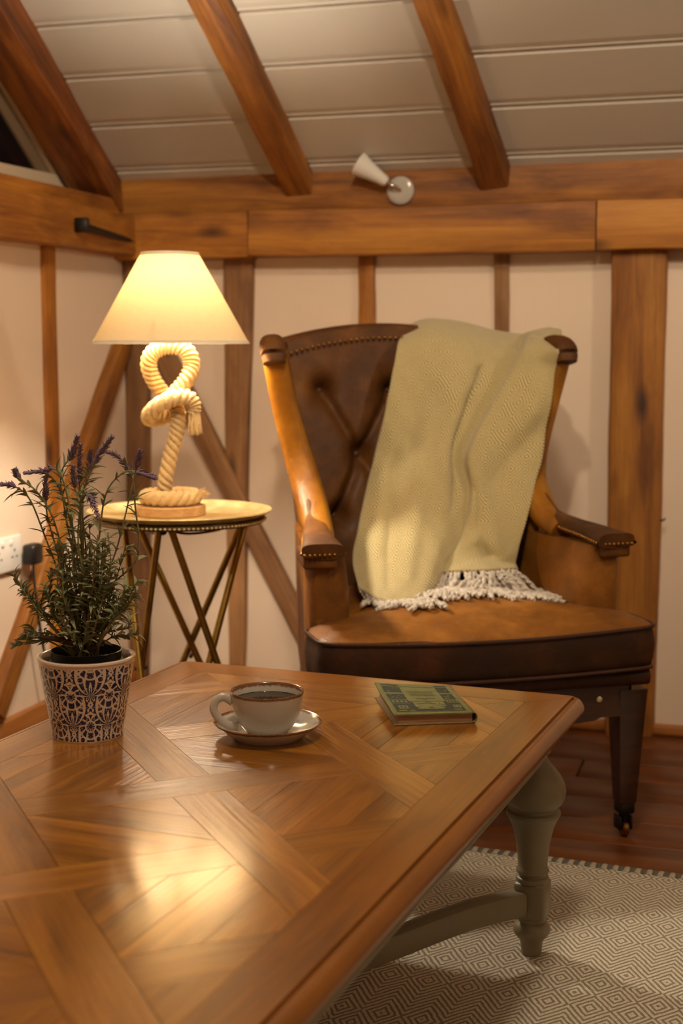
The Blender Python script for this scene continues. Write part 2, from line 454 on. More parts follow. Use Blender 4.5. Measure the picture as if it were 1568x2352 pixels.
# ---- timbers of the left wall
timber('tie_beam', R(0.02, 0.05, 1.308), R(0.02, 3.5, 1.305), 0.11, 0.09, U, M_OLD, wob=0.0035, label='rough honey oak beam along the top of the left wall under the gable window', cat='beam')
timber('wall_plate', R(-0.055, -0.05, 1.388), R(-0.055, 3.5, 1.388), 0.05, 0.10, U, M_OLD, wob=0.002, label='thin timber sill lying on the left wall beam', cat='beam')
v0, z0 = wl(116, 640, 0.012)
timber('wall_post', R(-0.003, v0, 0.0), R(-0.003, v0 + 0.004, 1.255), 0.056, 0.034, U, M_OLD, wob=0.004, cham=0.003, label='thin oak stud on the left wall above the lavender', cat='post')
va, za = wl(285, 770, 0.012); vb, zb = wl(-18, 1640, 0.012)
timber('diagonal_brace', R(0.018, va, za), R(0.018, vb, zb), 0.06, 0.034, U, M_OLD, label='pale diagonal brace on the left wall behind the lavender', cat='brace')

# ---- rafters
def rafter(u_low, u_top, w, depth, label, s0=-0.09, s1=None, mat=M_RAFTER, wob=0.0045):
    s1 = s1 or ridge_s - 0.05
    f = (u_top - u_low) / 0.65
    return timber('ceiling_rafter', CE(u_low + f * s0, s0, depth / 2 - 0.012), CE(u_low + f * s1, s1, depth / 2 - 0.012), w, depth, V * math.sin(PHI) - Z * math.cos(PHI), mat, wob=wob, label=label, cat='rafter', cham=0.008)
rafter(-0.062, -0.066, 0.125, 0.10, 'dark stained rafter beside the gable window', s0=-0.03, wob=0.004, mat=M_RAFTERD)
rafter(0.518, 0.480, 0.082, 0.072, 'middle golden rafter between the two white ceiling bays')
rafter(1.048, 1.000, 0.080, 0.068, 'golden rafter coming down right of the glass spotlight')

# ---- gable window
win = empty('window_1', R(-0.15, 0.3, 1.42)); win['kind'] = 'structure'
def wpoly(name, pts, u, thick, mat):
    vsA = [R(u, v, z) for v, z in pts]; vsB = [p - U * thick for p in vsA]; k = len(pts)
    me = fixn(mesh(name, [p - win.location for p in vsA + vsB], [tuple(range(k)), tuple(range(2 * k - 1, k - 1, -1))] + [(i, (i + 1) % k, (i + 1) % k + k, i + k) for i in range(k)]))
    return obj(name, me, mat, win)
# outline of the pane, found on the pane's plane
g0 = wl(116, 402, -0.155); g1 = wl(0, 206, -0.155); slope = (g1[1] - g0[1]) / (g1[0] - g0[0])
vr = 1.7
pane = [g0, (vr, g0[1] - 0.02), (vr, g0[1] + slope * (vr - g0[0]))]
wpoly('pane', pane, -0.160, 0.006, M_NIGHT)
def off_line(p, d): return (p[0], p[1] + d)
fw = 0.062
# three bars of the white frame
wpoly('window_frame', [(g0[0] - 0.20, g0[1] - 0.10), (vr + .1, g0[1] - 0.10), (vr + .1, g0[1] - 0.02), (g0[0], g0[1])], -0.135, 0.03, M_WHITEFRAME)
wpoly('window_frame', [(g0[0], g0[1]), (vr + .1, g0[1] + slope * (vr + .1 - g0[0])), (vr + .1, g0[1] + slope * (vr + .1 - g0[0]) + 0.16), (g0[0] - 0.20, g0[1] - 0.10)], -0.135, 0.03, M_WHITEFRAME)
wpoly('window_frame', [(vr - .02, g0[1] - 0.05), (vr + .1, g0[1] - 0.05), (vr + .1, g0[1] + slope * (vr + .1 - g0[0])), (vr - .02, g0[1] + slope * (vr - .02 - g0[0]))], -0.134, 0.03, M_WHITEFRAME)
# dark beading inside the frame
bead = [(g0[0] + 0.004, g0[1]), (vr, g0[1] + slope * (vr - g0[0]) - 0.004), (vr, g0[1] + slope * (vr - g0[0]) - 0.05), (g0[0] + 0.075, g0[1] - 0.003)]
wpoly('window_bead', bead, -0.150, 0.008, plain('window_bead_paint', srgb(120, 98, 74), 0.6, nscale=4))

# ---- iron bolt on the left beam
h = on_plane(188, 517, R(0.085, 0, 0), U); e_ = on_plane(308, 557, R(0, 0.062, 0), V)
bolt = empty('iron_bolt', h); tag(bolt, 'black iron bolt with square head fixed along the left wall beam', 'bolt')
d_ = (e_ - h)
obj('shank', sweep_me([Vector((0, 0, 0)), d_ * 0.5, d_], 0.0085, 12, name='shank'), M_IRON, bolt)
obj('bolt_head', box_me(0.016, 0.036, 0.036, 0.003, 1, 'bolt_head'), M_IRON, bolt, M=frame((0, 0, 0), d_, Z))
obj('washer', sweep_me([d_ * 0.97, d_ * 1.0], 0.013, 16, name='washer'), M_IRON, bolt)

# ---- socket and plug on the left wall
sv, sz = wl(12, 1275, 0.01)
sock = empty('power_socket', R(0.0, sv, sz)); tag(sock, 'white double power socket on the left wall behind the lavender', 'socket')
MS = frame((0, 0, 0), -V, U)
obj('face_plate', box_me(0.146, 0.086, 0.012, 0.004, 2, 'face_plate', (0, 0, 0.008)), M_PLASTIC, sock, M=MS)
for sx in (-0.036, 0.036):
    parts = [(box_me(0.006, 0.003, 0.002, 0, name='h', center=(sx + a, b, 0.0145)), None) for a, b in ((-0.010, -0.008), (0.010, -0.008))]
    parts.append((box_me(0.003, 0.007, 0.002, 0, name='h', center=(sx, 0.008, 0.0145)), None))
    obj('pin_holes', join_me(parts, 'pin_holes'), M_BLACKPL, sock, M=MS)
    obj('switch', box_me(0.010, 0.014, 0.006, 0.002, 1, 'switch', (sx * 0.55, 0.028, 0.016)), M_PLASTIC, sock, M=MS)
pv, pz = wl(72, 1272, 0.03)
plug = empty('power_plug', R(0.012, pv, pz)); tag(plug, 'black electric plug pushed into the wall socket with its cable', 'plug')
obj('plug_body', box_me(0.05, 0.052, 0.036, 0.010, 3, 'plug_body', (0, 0, 0.022)), M_BLACKPL, plug, M=frame((0, 0, 0), -V, U))
obj('cable', sweep_me(catmull([U * 0.022 - Z * 0.02, U * 0.025 - Z * 0.08, U * 0.03 - Z * 0.25 - V * 0.03, U * 0.04 - Z * (pz - 0.02) - V * 0.10], 24), 0.0035, 8, name='cable'), M_BLACKPL, plug)

# ---- small nail hook beside the wide post
hp_ = on_plane(1516, 1193, R(0, 0.02, 0), V)
hook = obj('wall_hook', sweep_me(catmull([Vector((0, 0, 0)) - V * 0.02, V * 0.012, V * 0.022 + U * 0.008, V * 0.024 + U * 0.014 + Z * 0.006], 10), 0.0022, 8, name='wall_hook'), M_IRON, loc=hp_)
tag(hook, 'small bent nail sticking out right of the wide oak post', 'hook')

# ---- glass spotlight on the wall plate
M_FROST = NT('frosted_glass').set(color=srgb(226, 218, 208), rough=0.35, trans=0.25, ior=1.3)
M_GLASSDISC = NT('ribbed_glass').set(color=srgb(190, 182, 172), rough=0.12, trans=0.25, ior=1.45, spec=0.7)
M_CHROME = plain('chrome', (0.75, 0.72, 0.68), 0.15, 1.0, nscale=10, namt=0.05)
pc = on_plane(921, 438, R(0, 0.022, 0), V)
spot = empty('wall_spotlight', pc); tag(spot, 'frosted glass cone spotlight on a round disc, fixed under the ceiling', 'wall light')
disc = [(0.0, 0.0), (0.034, 0.0), (0.0365, 0.004), (0.036, 0.009), (0.030, 0.0125), (0.022, 0.0135), (0.012, 0.012), (0.0, 0.012)]
rose = obj('backplate', lathe_me(disc, 40, 'backplate'), M_GLASSDISC, spot, M=frame((0, 0, 0), U, V))
for q in ((-0.008, 0.010), (-0.014, 0.0)):
    obj('screw', lathe_me([(0, 0), (0.004, 0), (0.004, 0.004), (0.0025, 0.006), (0, 0.006)], 16, 'screw'), M_CHROME, rose, loc=(q[0], q[1], 0.012))
# cone: narrow end near the disc, wide rim to the upper left
tip = on_plane(884, 416, R(0, 0.060, 0), V) - pc
rim = on_plane(822, 376, R(0, 0.072, 0), V) - pc
obj('swivel_arm', sweep_me(catmull([V * 0.010, V * 0.03 + (tip - V * tip.dot(V)) * 0.5, tip], 10), 0.006, 10, name='swivel_arm'), M_CHROME, spot)
ax = (rim - tip); Lc = ax.length
cone = [(0.0, -0.006), (0.010, -0.006), (0.015, 0.002), (0.0165, Lc * 0.2), (0.023, Lc * 0.55), (0.031, Lc * 0.9), (0.0335, Lc), (0.0315, Lc), (0.0285, Lc * 0.88), (0.0205, Lc * 0.55), (0.014, Lc * 0.22), (0.010, 0.012), (0.0, 0.012)]
obj('glass_shade', lathe_me(cone, 40, 'glass_shade'), M_FROST, spot, M=frame_z(tip, ax, V))

# ================================================================== COFFEE TABLE
TT = 0.425                                   # height of the table top
TYAW = math.radians(-21.5)
TA = at_z(414, 1511, TT)                     # far left corner of the top
TW, TL = 0.768, 1.50
tx = Vector((math.cos(TYAW), math.sin(TYAW), 0)); ty = Vector((math.sin(TYAW), -math.cos(TYAW), 0))
tab = empty('coffee_table', (TA.x, TA.y, 0)); tag(tab, 'large coffee table with parquet wooden top and grey-green turned legs', 'table')
# children are laid out in the table's own frame: x across, y towards the viewer (mirrored into a right-handed frame)
def TP(x, y, z=0.0): return tx * x + ty * y + Vector((0, 0, z))
def tframe(x, y, z, gx, gy):
    """part frame at (x, y, z); its local x along (gx, gy) of the table"""
    return frame(TP(x, y, z), tx * gx + ty * gy, Z)

def clip_poly(poly, nx, ny, c):
    """keep nx*x + ny*y <= c"""
    out = []
    for i in range(len(poly)):
        p, q = poly[i], poly[(i + 1) % len(poly)]
        dp, dq = nx * p[0] + ny * p[1] - c, nx * q[0] + ny * q[1] - c
        if dp <= 0: out.append(p)
        if dp * dq < 0:
            t = dp / (dp - dq); out.append((p[0] + (q[0] - p[0]) * t, p[1] + (q[1] - p[1]) * t))
    return out
def area(p): return 0.5 * sum(p[i][0] * p[(i + 1) % len(p)][1] - p[(i + 1) % len(p)][0] * p[i][1] for i in range(len(p)))
def inset(poly, g):
    out = poly
    s = 1 if area(poly) > 0 else -1
    P = list(poly)
    for i in range(len(P)):
        p, q = P[i], P[(i + 1) % len(P)]
        ex, ey = q[0] - p[0], q[1] - p[1]; l = math.hypot(ex, ey)
        if l < 1e-6: continue
        nx, ny = s * ey / l, -s * ex / l
        out = clip_poly(out, nx, ny, nx * p[0] + ny * p[1] - g)
        if len(out) < 3: return []
    return out
FX0, FX1, FY0, FY1 = 0.086, 0.682, 0.090, TL - 0.090
def piece(poly, gx, gy, mat=M_TABLE, dz=None, h=0.006, name='parquet_block', gap=0.00028):
    for (nx, ny, c) in ((-1, 0, -FX0), (1, 0, FX1), (0, -1, -FY0), (0, 1, FY1)): poly = clip_poly(poly, nx, ny, c)
    if len(poly) < 3 or abs(area(poly)) < 1.5e-4: return
    poly = inset(poly, gap)
    if len(poly) < 3: return
    top = inset(poly, 0.00025)
    if len(top) != len(poly): top = poly
    cx = sum(p[0] for p in poly) / len(poly); cy = sum(p[1] for p in poly) / len(poly)
    dz = random.uniform(-0.0001, 0.0) if dz is None else dz
    M = tframe(cx, cy, TT + dz, gx, gy); Mi = M.inverted(); k = len(poly)
    vs = [Mi @ TP(p[0], p[1], TT + dz) for p in top] + [Mi @ TP(p[0], p[1], TT + dz - 0.0005) for p in poly] + [Mi @ TP(p[0], p[1], TT - h) for p in poly]
    fs = [tuple(range(k))] + [(i, (i + 1) % k, (i + 1) % k + k, i + k) for i in range(k)] + [(i + k, (i + 1) % k + k, (i + 1) % k + 2 * k, i + 2 * k) for i in range(k)]
    obj(name, fixn(mesh(name, vs, fs)), mat, tab, M=M)

# lattice of diagonal bands: s = x + y, d = y - x
PER, BND = 0.370, 0.104
S0, D0 = 1.020, 0.256
def sd(s, d): return ((s - d) / 2, (s + d) / 2)
def quad(s0, s1, d0, d1): return [sd(s0, d0), sd(s1, d0), sd(s1, d1), sd(s0, d1)]
r2 = math.sqrt(0.5)
for i in range(-4, 5):
    for j in range(-4, 6):
        sa, da = S0 + i * PER, D0 + j * PER
        over = (i + j) % 2 == 0          # at the crossing the '/' band (constant s) runs through
        # '/' band i between crossings; it continues over crossings where over is True
        if over:
            piece(quad(sa, sa + BND, da - PER + BND, da + PER), -r2, r2)
        else:
            piece(quad(sa - PER + BND, sa + PER, da, da + BND), r2, r2)
        # the square between the bands
        s1, s2, d1, d2 = sa + BND, sa + PER, da + BND, da + PER
        sq = quad(s1, s2, d1, d2)
        cx, cy = sd((s1 + s2) / 2, (d1 + d2) / 2); hw = (s2 - s1) / 2
        vert = (i + 2 * j) % 3 != 0
        cuts = [-hw, -hw * random.uniform(.42, .55), random.uniform(-.12, .12) * hw, hw * random.uniform(.42, .55), hw]
        for a, b in zip(cuts[:-1], cuts[1:]):
            p = sq
            if vert: p = clip_poly(clip_poly(p, -1, 0, -(cx + a)), 1, 0, cx + b)
            else: p = clip_poly(clip_poly(p, 0, -1, -(cy + a)), 0, 1, cy + b)
            if len(p) > 2: piece(p, 0 if vert else 1, 1 if vert else 0)

# border boards with mitred corners, then the moulded edge
E1 = 0.022                                   # distance of the groove from the outer edge
def bd(poly, gx, gy, name='border_board'):
    k = len(poly); cx = sum(p[0] for p in poly) / k; cy = sum(p[1] for p in poly) / k
    M = tframe(cx, cy, TT, gx, gy); Mi = M.inverted(); top = inset(poly, 0.0003)
    vs = [Mi @ TP(p[0], p[1], TT) for p in top] + [Mi @ TP(p[0], p[1], TT - 0.0008) for p in poly] + [Mi @ TP(p[0], p[1], TT - 0.02) for p in poly]
    fs = [tuple(range(k))] + [(i, (i + 1) % k, (i + 1) % k + k, i + k) for i in range(k)] + [(i + k, (i + 1) % k + k, (i + 1) % k + 2 * k, i + 2 * k) for i in range(k)]
    obj(name, fixn(mesh(name, vs, fs)), M_BORDER, tab, M=M)
o0, o1x, o1y = E1, TW - E1, TL - E1
bd([(o0, o0), (o1x, o0), (FX1, FY0), (FX0, FY0)], 1, 0)
bd([(o0, o1y), (o1x, o1y), (FX1, FY1), (FX0, FY1)], 1, 0)
bd([(o0, o0), (FX0, FY0), (FX0, FY1), (o0, o1y)], 0, 1)
bd([(o1x, o0), (FX1, FY0), (FX1, FY1), (o1x, o1y)], 0, 1)
# substrate board
obj('top_board', box_me(TW - 2 * E1 + 0.01, TL - 2 * E1 + 0.01, 0.016, 0.0, name='top_board'), M_EDGE, tab, M=frame(TP(TW / 2, TL / 2, TT - 0.0145), tx, Z))
# moulded edge: swept profile round the top with rounded corners
prof = [(E1 + 0.002, -0.020), (E1 + 0.001, -0.0004), (E1 - 0.0005, -0.0055), (E1 - 0.0035, -0.0058), (E1 - 0.0050, -0.0018), (E1 - 0.010, -0.0018), (0.0075, -0.0040), (0.0035, -0.0085), (0.001, -0.0140), (0.0, -0.0195), (0.0015, -0.0240), (0.006, -0.0265), (E1 - 0.002, -0.0265)]
def outline(ins, rad=0.036, seg=7):
    pts = []
    r = max(rad - ins, 0.002)
    for (cx, cy, a0) in ((TW - rad, rad, -90), (TW - rad, TL - rad, 0), (rad, TL - rad, 90), (rad, rad, 180)):
        for k in range(seg + 1):
            a = math.radians(a0 + 90 * k / seg); pts.append((cx + r * math.cos(a), cy + r * math.sin(a)))
    return pts
rings = [[TP(p[0], p[1], TT + z) for p in outline(i_)] for (i_, z) in prof]
rings.append(rings[0])
obj('edge_moulding', loft_me(rings, 'edge_moulding', 30, caps=False), M_EDGE, tab)
# apron: four boards with a bead
LX, LY = 0.066, 0.104                        # leg centres from the edges
for (x0, y0, x1, y1) in ((LX, LY - .012, TW - LX, LY - .012), (LX, TL - LY + .012, TW - LX, TL - LY + .012), (LX - .012, LY, LX - .012, TL - LY), (TW - LX + .012, LY, TW - LX + .012, TL - LY)):
    L_ = math.hypot(x1 - x0, y1 - y0) - 0.05; M = frame(TP((x0 + x1) / 2, (y0 + y1) / 2, TT - 0.030 - 0.026), tx * (x1 - x0) + ty * (y1 - y0), Z)
    ap = obj('apron_board', box_me(L_, 0.022, 0.052, 0.002, 1, 'apron_board'), M_PAINT, tab, M=M)
    obj('apron_bead', box_me(L_, 0.031, 0.010, 0.004, 2, 'apron_bead', (0, 0, -0.021)), M_PAINT, ap)
    obj('cornice_bead', box_me(L_ + 0.06, 0.052, 0.009, 0.004, 2, 'cornice_bead', (0, 0, 0.0225)), M_PAINT, ap)
# turned legs
lp = [(0.0, 0.0), (0.0165, 0.0), (0.0175, 0.012), (0.0195, 0.024), (0.026, 0.031), (0.0305, 0.038), (0.0305, 0.046), (0.026, 0.053), (0.0215, 0.056), (0.0235, 0.060), (0.0235, 0.064), (0.0, 0.064)]
up_ = [(0.0, 0.124), (0.0265, 0.124), (0.0275, 0.128), (0.0265, 0.132), (0.0225, 0.134), (0.0225, 0.137), (0.0265, 0.140), (0.0270, 0.143), (0.0255, 0.147), (0.0240, 0.150), (0.0250, 0.165), (0.0280, 0.190), (0.0330, 0.214), (0.0400, 0.231), (0.0445, 0.238), (0.0440, 0.243), (0.0390, 0.246), (0.0395, 0.250), (0.0460, 0.257), (0.0510, 0.267), (0.0525, 0.278), (0.0500, 0.290), (0.0440, 0.302), (0.0360, 0.313), (0.0270, 0.323), (0.0215, 0.332), (0.0210, 0.338), (0.0255, 0.341), (0.0270, 0.345), (0.0255, 0.349), (0.0, 0.349)]
leg_lo = lathe_me(lp, 40, 'foot', 35); leg_up = lathe_me(up_, 48, 'turning', 35)
block = box_me(0.052, 0.052, 0.062, 0.004, 1, 'block', (0, 0, 0.094)); blk2 = box_me(0.054, 0.054, 0.050, 0.002, 1, 'block2', (0, 0, 0.372))
leg_me = join_me([(leg_lo, None), (leg_up, None), (block, None), (blk2, None)], 'leg')
for x, y in ((LX, LY), (TW - LX, LY), (LX, TL - LY), (TW - LX, TL - LY)):
    lg = obj('leg', leg_me, M_PAINT, tab, M=frame(TP(x, y, 0.006), tx, Z))
# curved stretchers meeting in the middle
for x, y in ((LX, LY), (TW - LX, LY), (LX, TL - LY), (TW - LX, TL - LY)):
    sy_ = 1 if y < TL / 2 else -1; sx_ = 1 if x < TW / 2 else -1; ym = y + sy_ * 0.52
    pts = catmull([TP(x, y, 0.098), TP(x + sx_ * 0.085, y + sy_ * 0.115, 0.098), TP(x + sx_ * 0.165, y + sy_ * 0.27, 0.098), TP(x + sx_ * 0.255, y + sy_ * 0.43, 0.098), TP(TW / 2, ym, 0.098)], 24)
    obj('stretcher', sweep_me(pts[1:], 1.0, 16, superell(0.017, 0.021, 0.35), up=(0, 0, 1), name='stretcher', ang=35), M_PAINT, tab)
obj('stretcher', box_me(0.034, TL - 2 * LY - 1.04 + 0.04, 0.042, 0.004, 1, 'stretcher'), M_PAINT, tab, M=frame(TP(TW / 2, TL / 2, 0.098), tx, Z))

# ================================================================== RUG
t = NT('woven_rug')
uv = t.sep(t.coord())
a, b = uv[0], uv[1]
def tri(x, p):      # 0..1 triangle wave with period p
    return t.math('ABSOLUTE', t.math('SUBTRACT', t.math('MULTIPLY', t.math('FRACT', t.math('DIVIDE', x, p)), 2.0), 1.0))
wig = t.math('ADD', t.math('MULTIPLY', t.noise(t.coord(), 70, 2), 0.16), t.math('MULTIPLY', t.noise(t.coord(), 9, 2), 0.25))
d1 = t.math('ADD', t.math('ADD', tri(a, 0.064), tri(b, 0.088)), wig)
st = t.math('SINE', t.math('MULTIPLY', d1, 2 * PI * 3.0))
zz_ = t.math('ADD', t.math('ADD', tri(a, 0.064), t.math('DIVIDE', b, 0.044)), wig)
st2 = t.math('SINE', t.math('MULTIPLY', zz_, 2 * PI * 3.0))
sel = t.math('GREATER_THAN', t.math('FRACT', t.math('DIVIDE', b, 0.264)), 0.6667)
pat = t.mix(sel, t.comb(st, st, st), t.comb(st2, st2, st2))
pv_ = t.sep(pat)[0]
m = t.ramp(t.math('MULTIPLY_ADD', pv_, 0.5, 0.5), [(0.28, 0.0), (0.52, 1.0)])
weave = t.noise(t.mapping(t.coord(), scale=(420, 160, 1)), 1.0, 2)
yarn = t.mix(m, t.mix(t.noise(t.coord(), 30, 3), srgb(112, 108, 92), srgb(158, 148, 128)), srgb(226, 214, 196))
yarn = t.mix(t.math('MULTIPLY', t.ramp(weave, [(0.35, 1.0), (0.6, 0.0)]), 0.45), yarn, srgb(150, 140, 122))
M_RUG = None
t.bump(t.math('ADD', t.math('MULTIPLY', m, 0.6), weave), 0.5, 0.003)
M_RUG = t.set(color=yarn, rough=0.95, spec=0.1, sheen=0.1)
M_RUGEDGE = plain('rug_end_yarn', srgb(190, 178, 160), 0.95, nscale=120, namt=0.3, bump=0.4, bscale=300)
M_RUGEDGE2 = plain('rug_end_yarn_grey', srgb(104, 104, 92), 0.95, nscale=120, namt=0.3, bump=0.4, bscale=300)
p_ = at_z(1100, 1946, 0.005) - Vector((TA.x, TA.y, 0)); q_ = at_z(1562, 2008, 0.005) - Vector((TA.x, TA.y, 0))
RY0 = (p_.dot(ty) + q_.dot(ty)) / 2; RX0, RX1, RY1 = -0.12, 1.75, 2.0
rug = empty('rug', (TA.x, TA.y, 0)); tag(rug, 'cream and grey flat-woven rug with diamond pattern under the coffee table', 'rug')
def rugz(x, y):
    z = 0.005
    for (cx, cy, ang, w, l, hgt) in ((0.50, 0.62, 0.15, 0.030, 0.22, 0.014), (0.72, 0.50, -0.25, 0.035, 0.20, 0.010), (0.90, 0.46, 0.35, 0.05, 0.3, 0.006), (0.30, 0.50, 0.1, 0.04, 0.2, 0.010)):
        dx, dy = x - cx, y - cy; s_ = dx * math.cos(ang) + dy * math.sin(ang); n_ = -dx * math.sin(ang) + dy * math.cos(ang)
        z += hgt * math.exp(-(n_ / w) ** 2 - (s_ / l) ** 2)
    # flat where a leg stands
    for lx, ly in ((TW - LX, LY), (LX, LY)):
        r_ = math.hypot(x - lx, y - ly); k = min(1, max(0, (r_ - 0.03) / 0.12)); z = 0.005 + (z - 0.005) * k
    return z
nx_, ny_ = 130, 140
vs, fs = [], []
for j in range(ny_ + 1):
    for i in range(nx_ + 1):
        x = RX0 + (RX1 - RX0) * i / nx_; y = RY0 + 0.012 + (RY1 - RY0) * (j / ny_)
        z = rugz(x, y)
        vs.append((x, -y, z))
for j in range(ny_):
    for i in range(nx_):
        q = j * (nx_ + 1) + i; fs.append((q, q + 1, q + nx_ + 2, q + nx_ + 1))
nn = len(vs); vs += [(v[0], v[1], 0.0008) for v in vs]
rim_idx = [i for i in range(nx_ + 1)] + [(j + 1) * (nx_ + 1) - 1 for j in range(1, ny_ + 1)] + [ny_ * (nx_ + 1) + i for i in range(nx_ - 1, -1, -1)] + [j * (nx_ + 1) for j in range(ny_ - 1, 0, -1)]
for a_, b_ in zip(rim_idx, rim_idx[1:] + rim_idx[:1]): fs.append((a_, b_, b_ + nn, a_ + nn))
rm = fixn(mesh('rug_field', vs, fs, True))
obj('rug_field', rm, M_RUG, rug, M=frame((0, 0, 0), tx, Z))
# whipped yarn end along the far edge: single stitches, cream and grey in turn
sm = sweep_me(catmull([Vector((0, 0.013, 0.002)), Vector((0, 0.004, 0.0062)), Vector((0, -0.008, 0.0062)), Vector((0, -0.016, 0.0045))], 8), 1.0, 8, superell(0.0052, 0.0016, 0.8), up=(0, 0, 1), name='stitch')
sm2 = sm.copy(); sm.materials.append(M_RUGEDGE); sm2.materials.append(M_RUGEDGE2)
ns = int((1.55 - 0.10) / 0.0108)
for k in range(ns):
    x = 0.10 + k * 0.0108
    o = obj('edge_stitch', sm if k % 2 else sm2, None, rug, M=frame(TP(x, RY0 + 0.01 + random.uniform(-.001, .001), 0.0), tx, Z) @ Matrix.Rotation(random.uniform(-.08, .08), 4, 'Z'))

# ================================================================== ARMCHAIR
CYAW = math.radians(15)
cex = Vector((math.cos(CYAW), math.sin(CYAW), 0)); cey = Vector((-math.sin(CYAW), math.cos(CYAW), 0))
CF = at_z(1452, 1922, 0.0) - cex * 0.325                    # floor point between the front legs
def CP(x, y, z): return CF + cex * x + cey * y + Z * z
def cpx(px, py, ly):
    """pixel seen on the chair's plane y = ly -> chair coordinates"""
    q = on_plane(px, py, CF + cey * ly, cey) - CF
    return Vector((q.dot(cex), ly, q.z))

def leather(name, dark, mid, light, rough=0.38):
    t = NT(name); co = t.coord()
    f = t.noise(co, 7, 5, 0.6); g = t.noise(co, 26, 4, 0.6)
    c = t.ramp(f, [(0.30, dark), (0.52, mid), (0.72, light)])
    vo = t.t.nodes.new('ShaderNodeTexVoronoi'); vo.feature = 'DISTANCE_TO_EDGE'; t.put(vo.inputs['Vector'], t.vadd(co, t.comb(t.math('MULTIPLY', g, 0.03), t.math('MULTIPLY', f, 0.03), 0.0))); vo.inputs['Scale'].default_value = 22
    cr = t.ramp(vo.outputs['Distance'], [(0.0, 1.0), (0.035, 0.0)])
    c = t.mix(t.math('MULTIPLY', cr, t.math('MULTIPLY', t.ramp(g, [(0.5, 0.0), (0.65, 1.0)]), 0.35)), c, light)
    grain = t.noise(co, 420, 2)
    t.bump(t.math('ADD', t.math('MULTIPLY', g, 2.5), t.math('ADD', grain, t.math('MULTIPLY', cr, -0.6))), 0.22, 0.0025)
    return t.set(color=c, rough=t.ramp(g, [(0.3, rough - 0.06), (0.7, rough + 0.12)]), spec=0.28, coat=0.03, coat_rough=0.3)
M_LEATH = leather('tan_leather', srgb(98, 56, 8), srgb(136, 85, 15), srgb(164, 108, 28))
M_LEATHD = leather('brown_leather', srgb(54, 29, 7), srgb(83, 47, 12), srgb(114, 70, 20), 0.56)
M_LEATHSHADE = leather('shaded_boxing_leather', srgb(34, 18, 8), srgb(50, 26, 10), srgb(78, 42, 16), 0.5)  # one leather: shade of the seat front painted in, top panel kept lighter
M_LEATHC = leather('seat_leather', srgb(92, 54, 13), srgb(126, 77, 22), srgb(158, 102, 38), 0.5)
M_PIPE = leather('piping_leather', srgb(48, 28, 18), srgb(62, 36, 22), srgb(80, 48, 28))
M_BRASS = plain('aged_brass', srgb(150, 106, 52), 0.32, 1.0, nscale=60, namt=0.4)
M_TRAYMETAL = None

chair = empty('armchair', CF, CYAW); tag(chair, 'brown leather wingback armchair with buttoned back and castors', 'armchair')

# --- back: padded front with buttons, curved crest
BTN = [(-0.172, 0.902), (0.0, 0.902), (0.172, 0.902), (-0.086, 0.752), (0.086, 0.752), (-0.150, 0.612), (0.0, 0.612), (0.150, 0.612)]
LNK = [(0, 3), (1, 3), (1, 4), (2, 4), (3, 5), (3, 6), (4, 6), (4, 7)]
def seg_d(px, pz, a, b):
    ax, az = a; bx, bz = b; dx, dz = bx - ax, bz - az
    t = max(0, min(1, ((px - ax) * dx + (pz - az) * dz) / (dx * dx + dz * dz))); return math.hypot(px - ax - t * dx, pz - az - t * dz)
def crest(x): return 1.052 - 0.036 * (x / 0.25) ** 2
def back_y(x, z):
    y = 0.545 + (z - 0.42) * 0.20
    y += 0.02 * (1 - math.cos(min(1, abs(x) / 0.3) * PI)) * -0.5            # gentle wrap
    db = min(math.hypot(x - bx, z - bz) for bx, bz in BTN)
    dl = min(seg_d(x, z, BTN[i], BTN[j]) for i, j in LNK)
    y += 0.030 * math.exp(-(db / 0.028) ** 2) + 0.015 * math.exp(-(dl / 0.012) ** 2) + 0.006 * math.exp(-(dl / 0.05) ** 2)
    y += 0.012 * max(0, (z - 0.98) / 0.07) ** 2
    return y - 0.012
NXB, NZB = 90, 100
vs, fs = [], []
for j in range(NZB + 1):
    for i in range(NXB + 1):
        f = j / NZB; hw = 0.212 + 0.043 * f; x = -hw + 2 * hw * i / NXB; zt = crest(x); z = 0.40 + (zt - 0.40) * f
        vs.append((x, back_y(x, z), z))
nf = len(vs)
for j in range(NZB + 1):
    for i in range(NXB + 1):
        f = j / NZB; hw = 0.212 + 0.043 * f; x = -hw + 2 * hw * i / NXB; zt = crest(x) - 0.004; z = 0.40 + (zt - 0.40) * f
        vs.append((x, 0.60 + (z - 0.42) * 0.20 + 0.045, z))
W_ = NXB + 1
for j in range(NZB):
    for i in range(NXB):
        q = j * W_ + i; fs.append((q, q + 1, q + W_ + 1, q + W_)); fs.append((nf + q, nf + q + W_, nf + q + W_ + 1, nf + q + 1))
for i in range(NXB):
    q = NZB * W_ + i; fs.append((q, q + 1, nf + q + 1, nf + q)); fs.append((i, nf + i, nf + i + 1, i + 1))
for j in range(NZB):
    q = j * W_; fs.append((q, q + W_, nf + q + W_, nf + q)); q = j * W_ + NXB; fs.append((q, nf + q, nf + q + W_, q + W_))
backo = obj('backrest', smooth_angle(fixn(mesh('backrest', vs, fs)), 60), M_LEATHD, chair)
bt = lathe_me([(0.0, -0.004), (0.006, -0.003), (0.0085, 0.0), (0.0075, 0.003), (0.004, 0.005), (0.0, 0.0055)], 16, 'button', 80)
for bx, bz in BTN:
    obj('button', bt, M_LEATHD, backo, M=frame((bx, back_y(bx, bz) - 0.001, bz), (1, 0, 0), (0, -1, 0.2)))
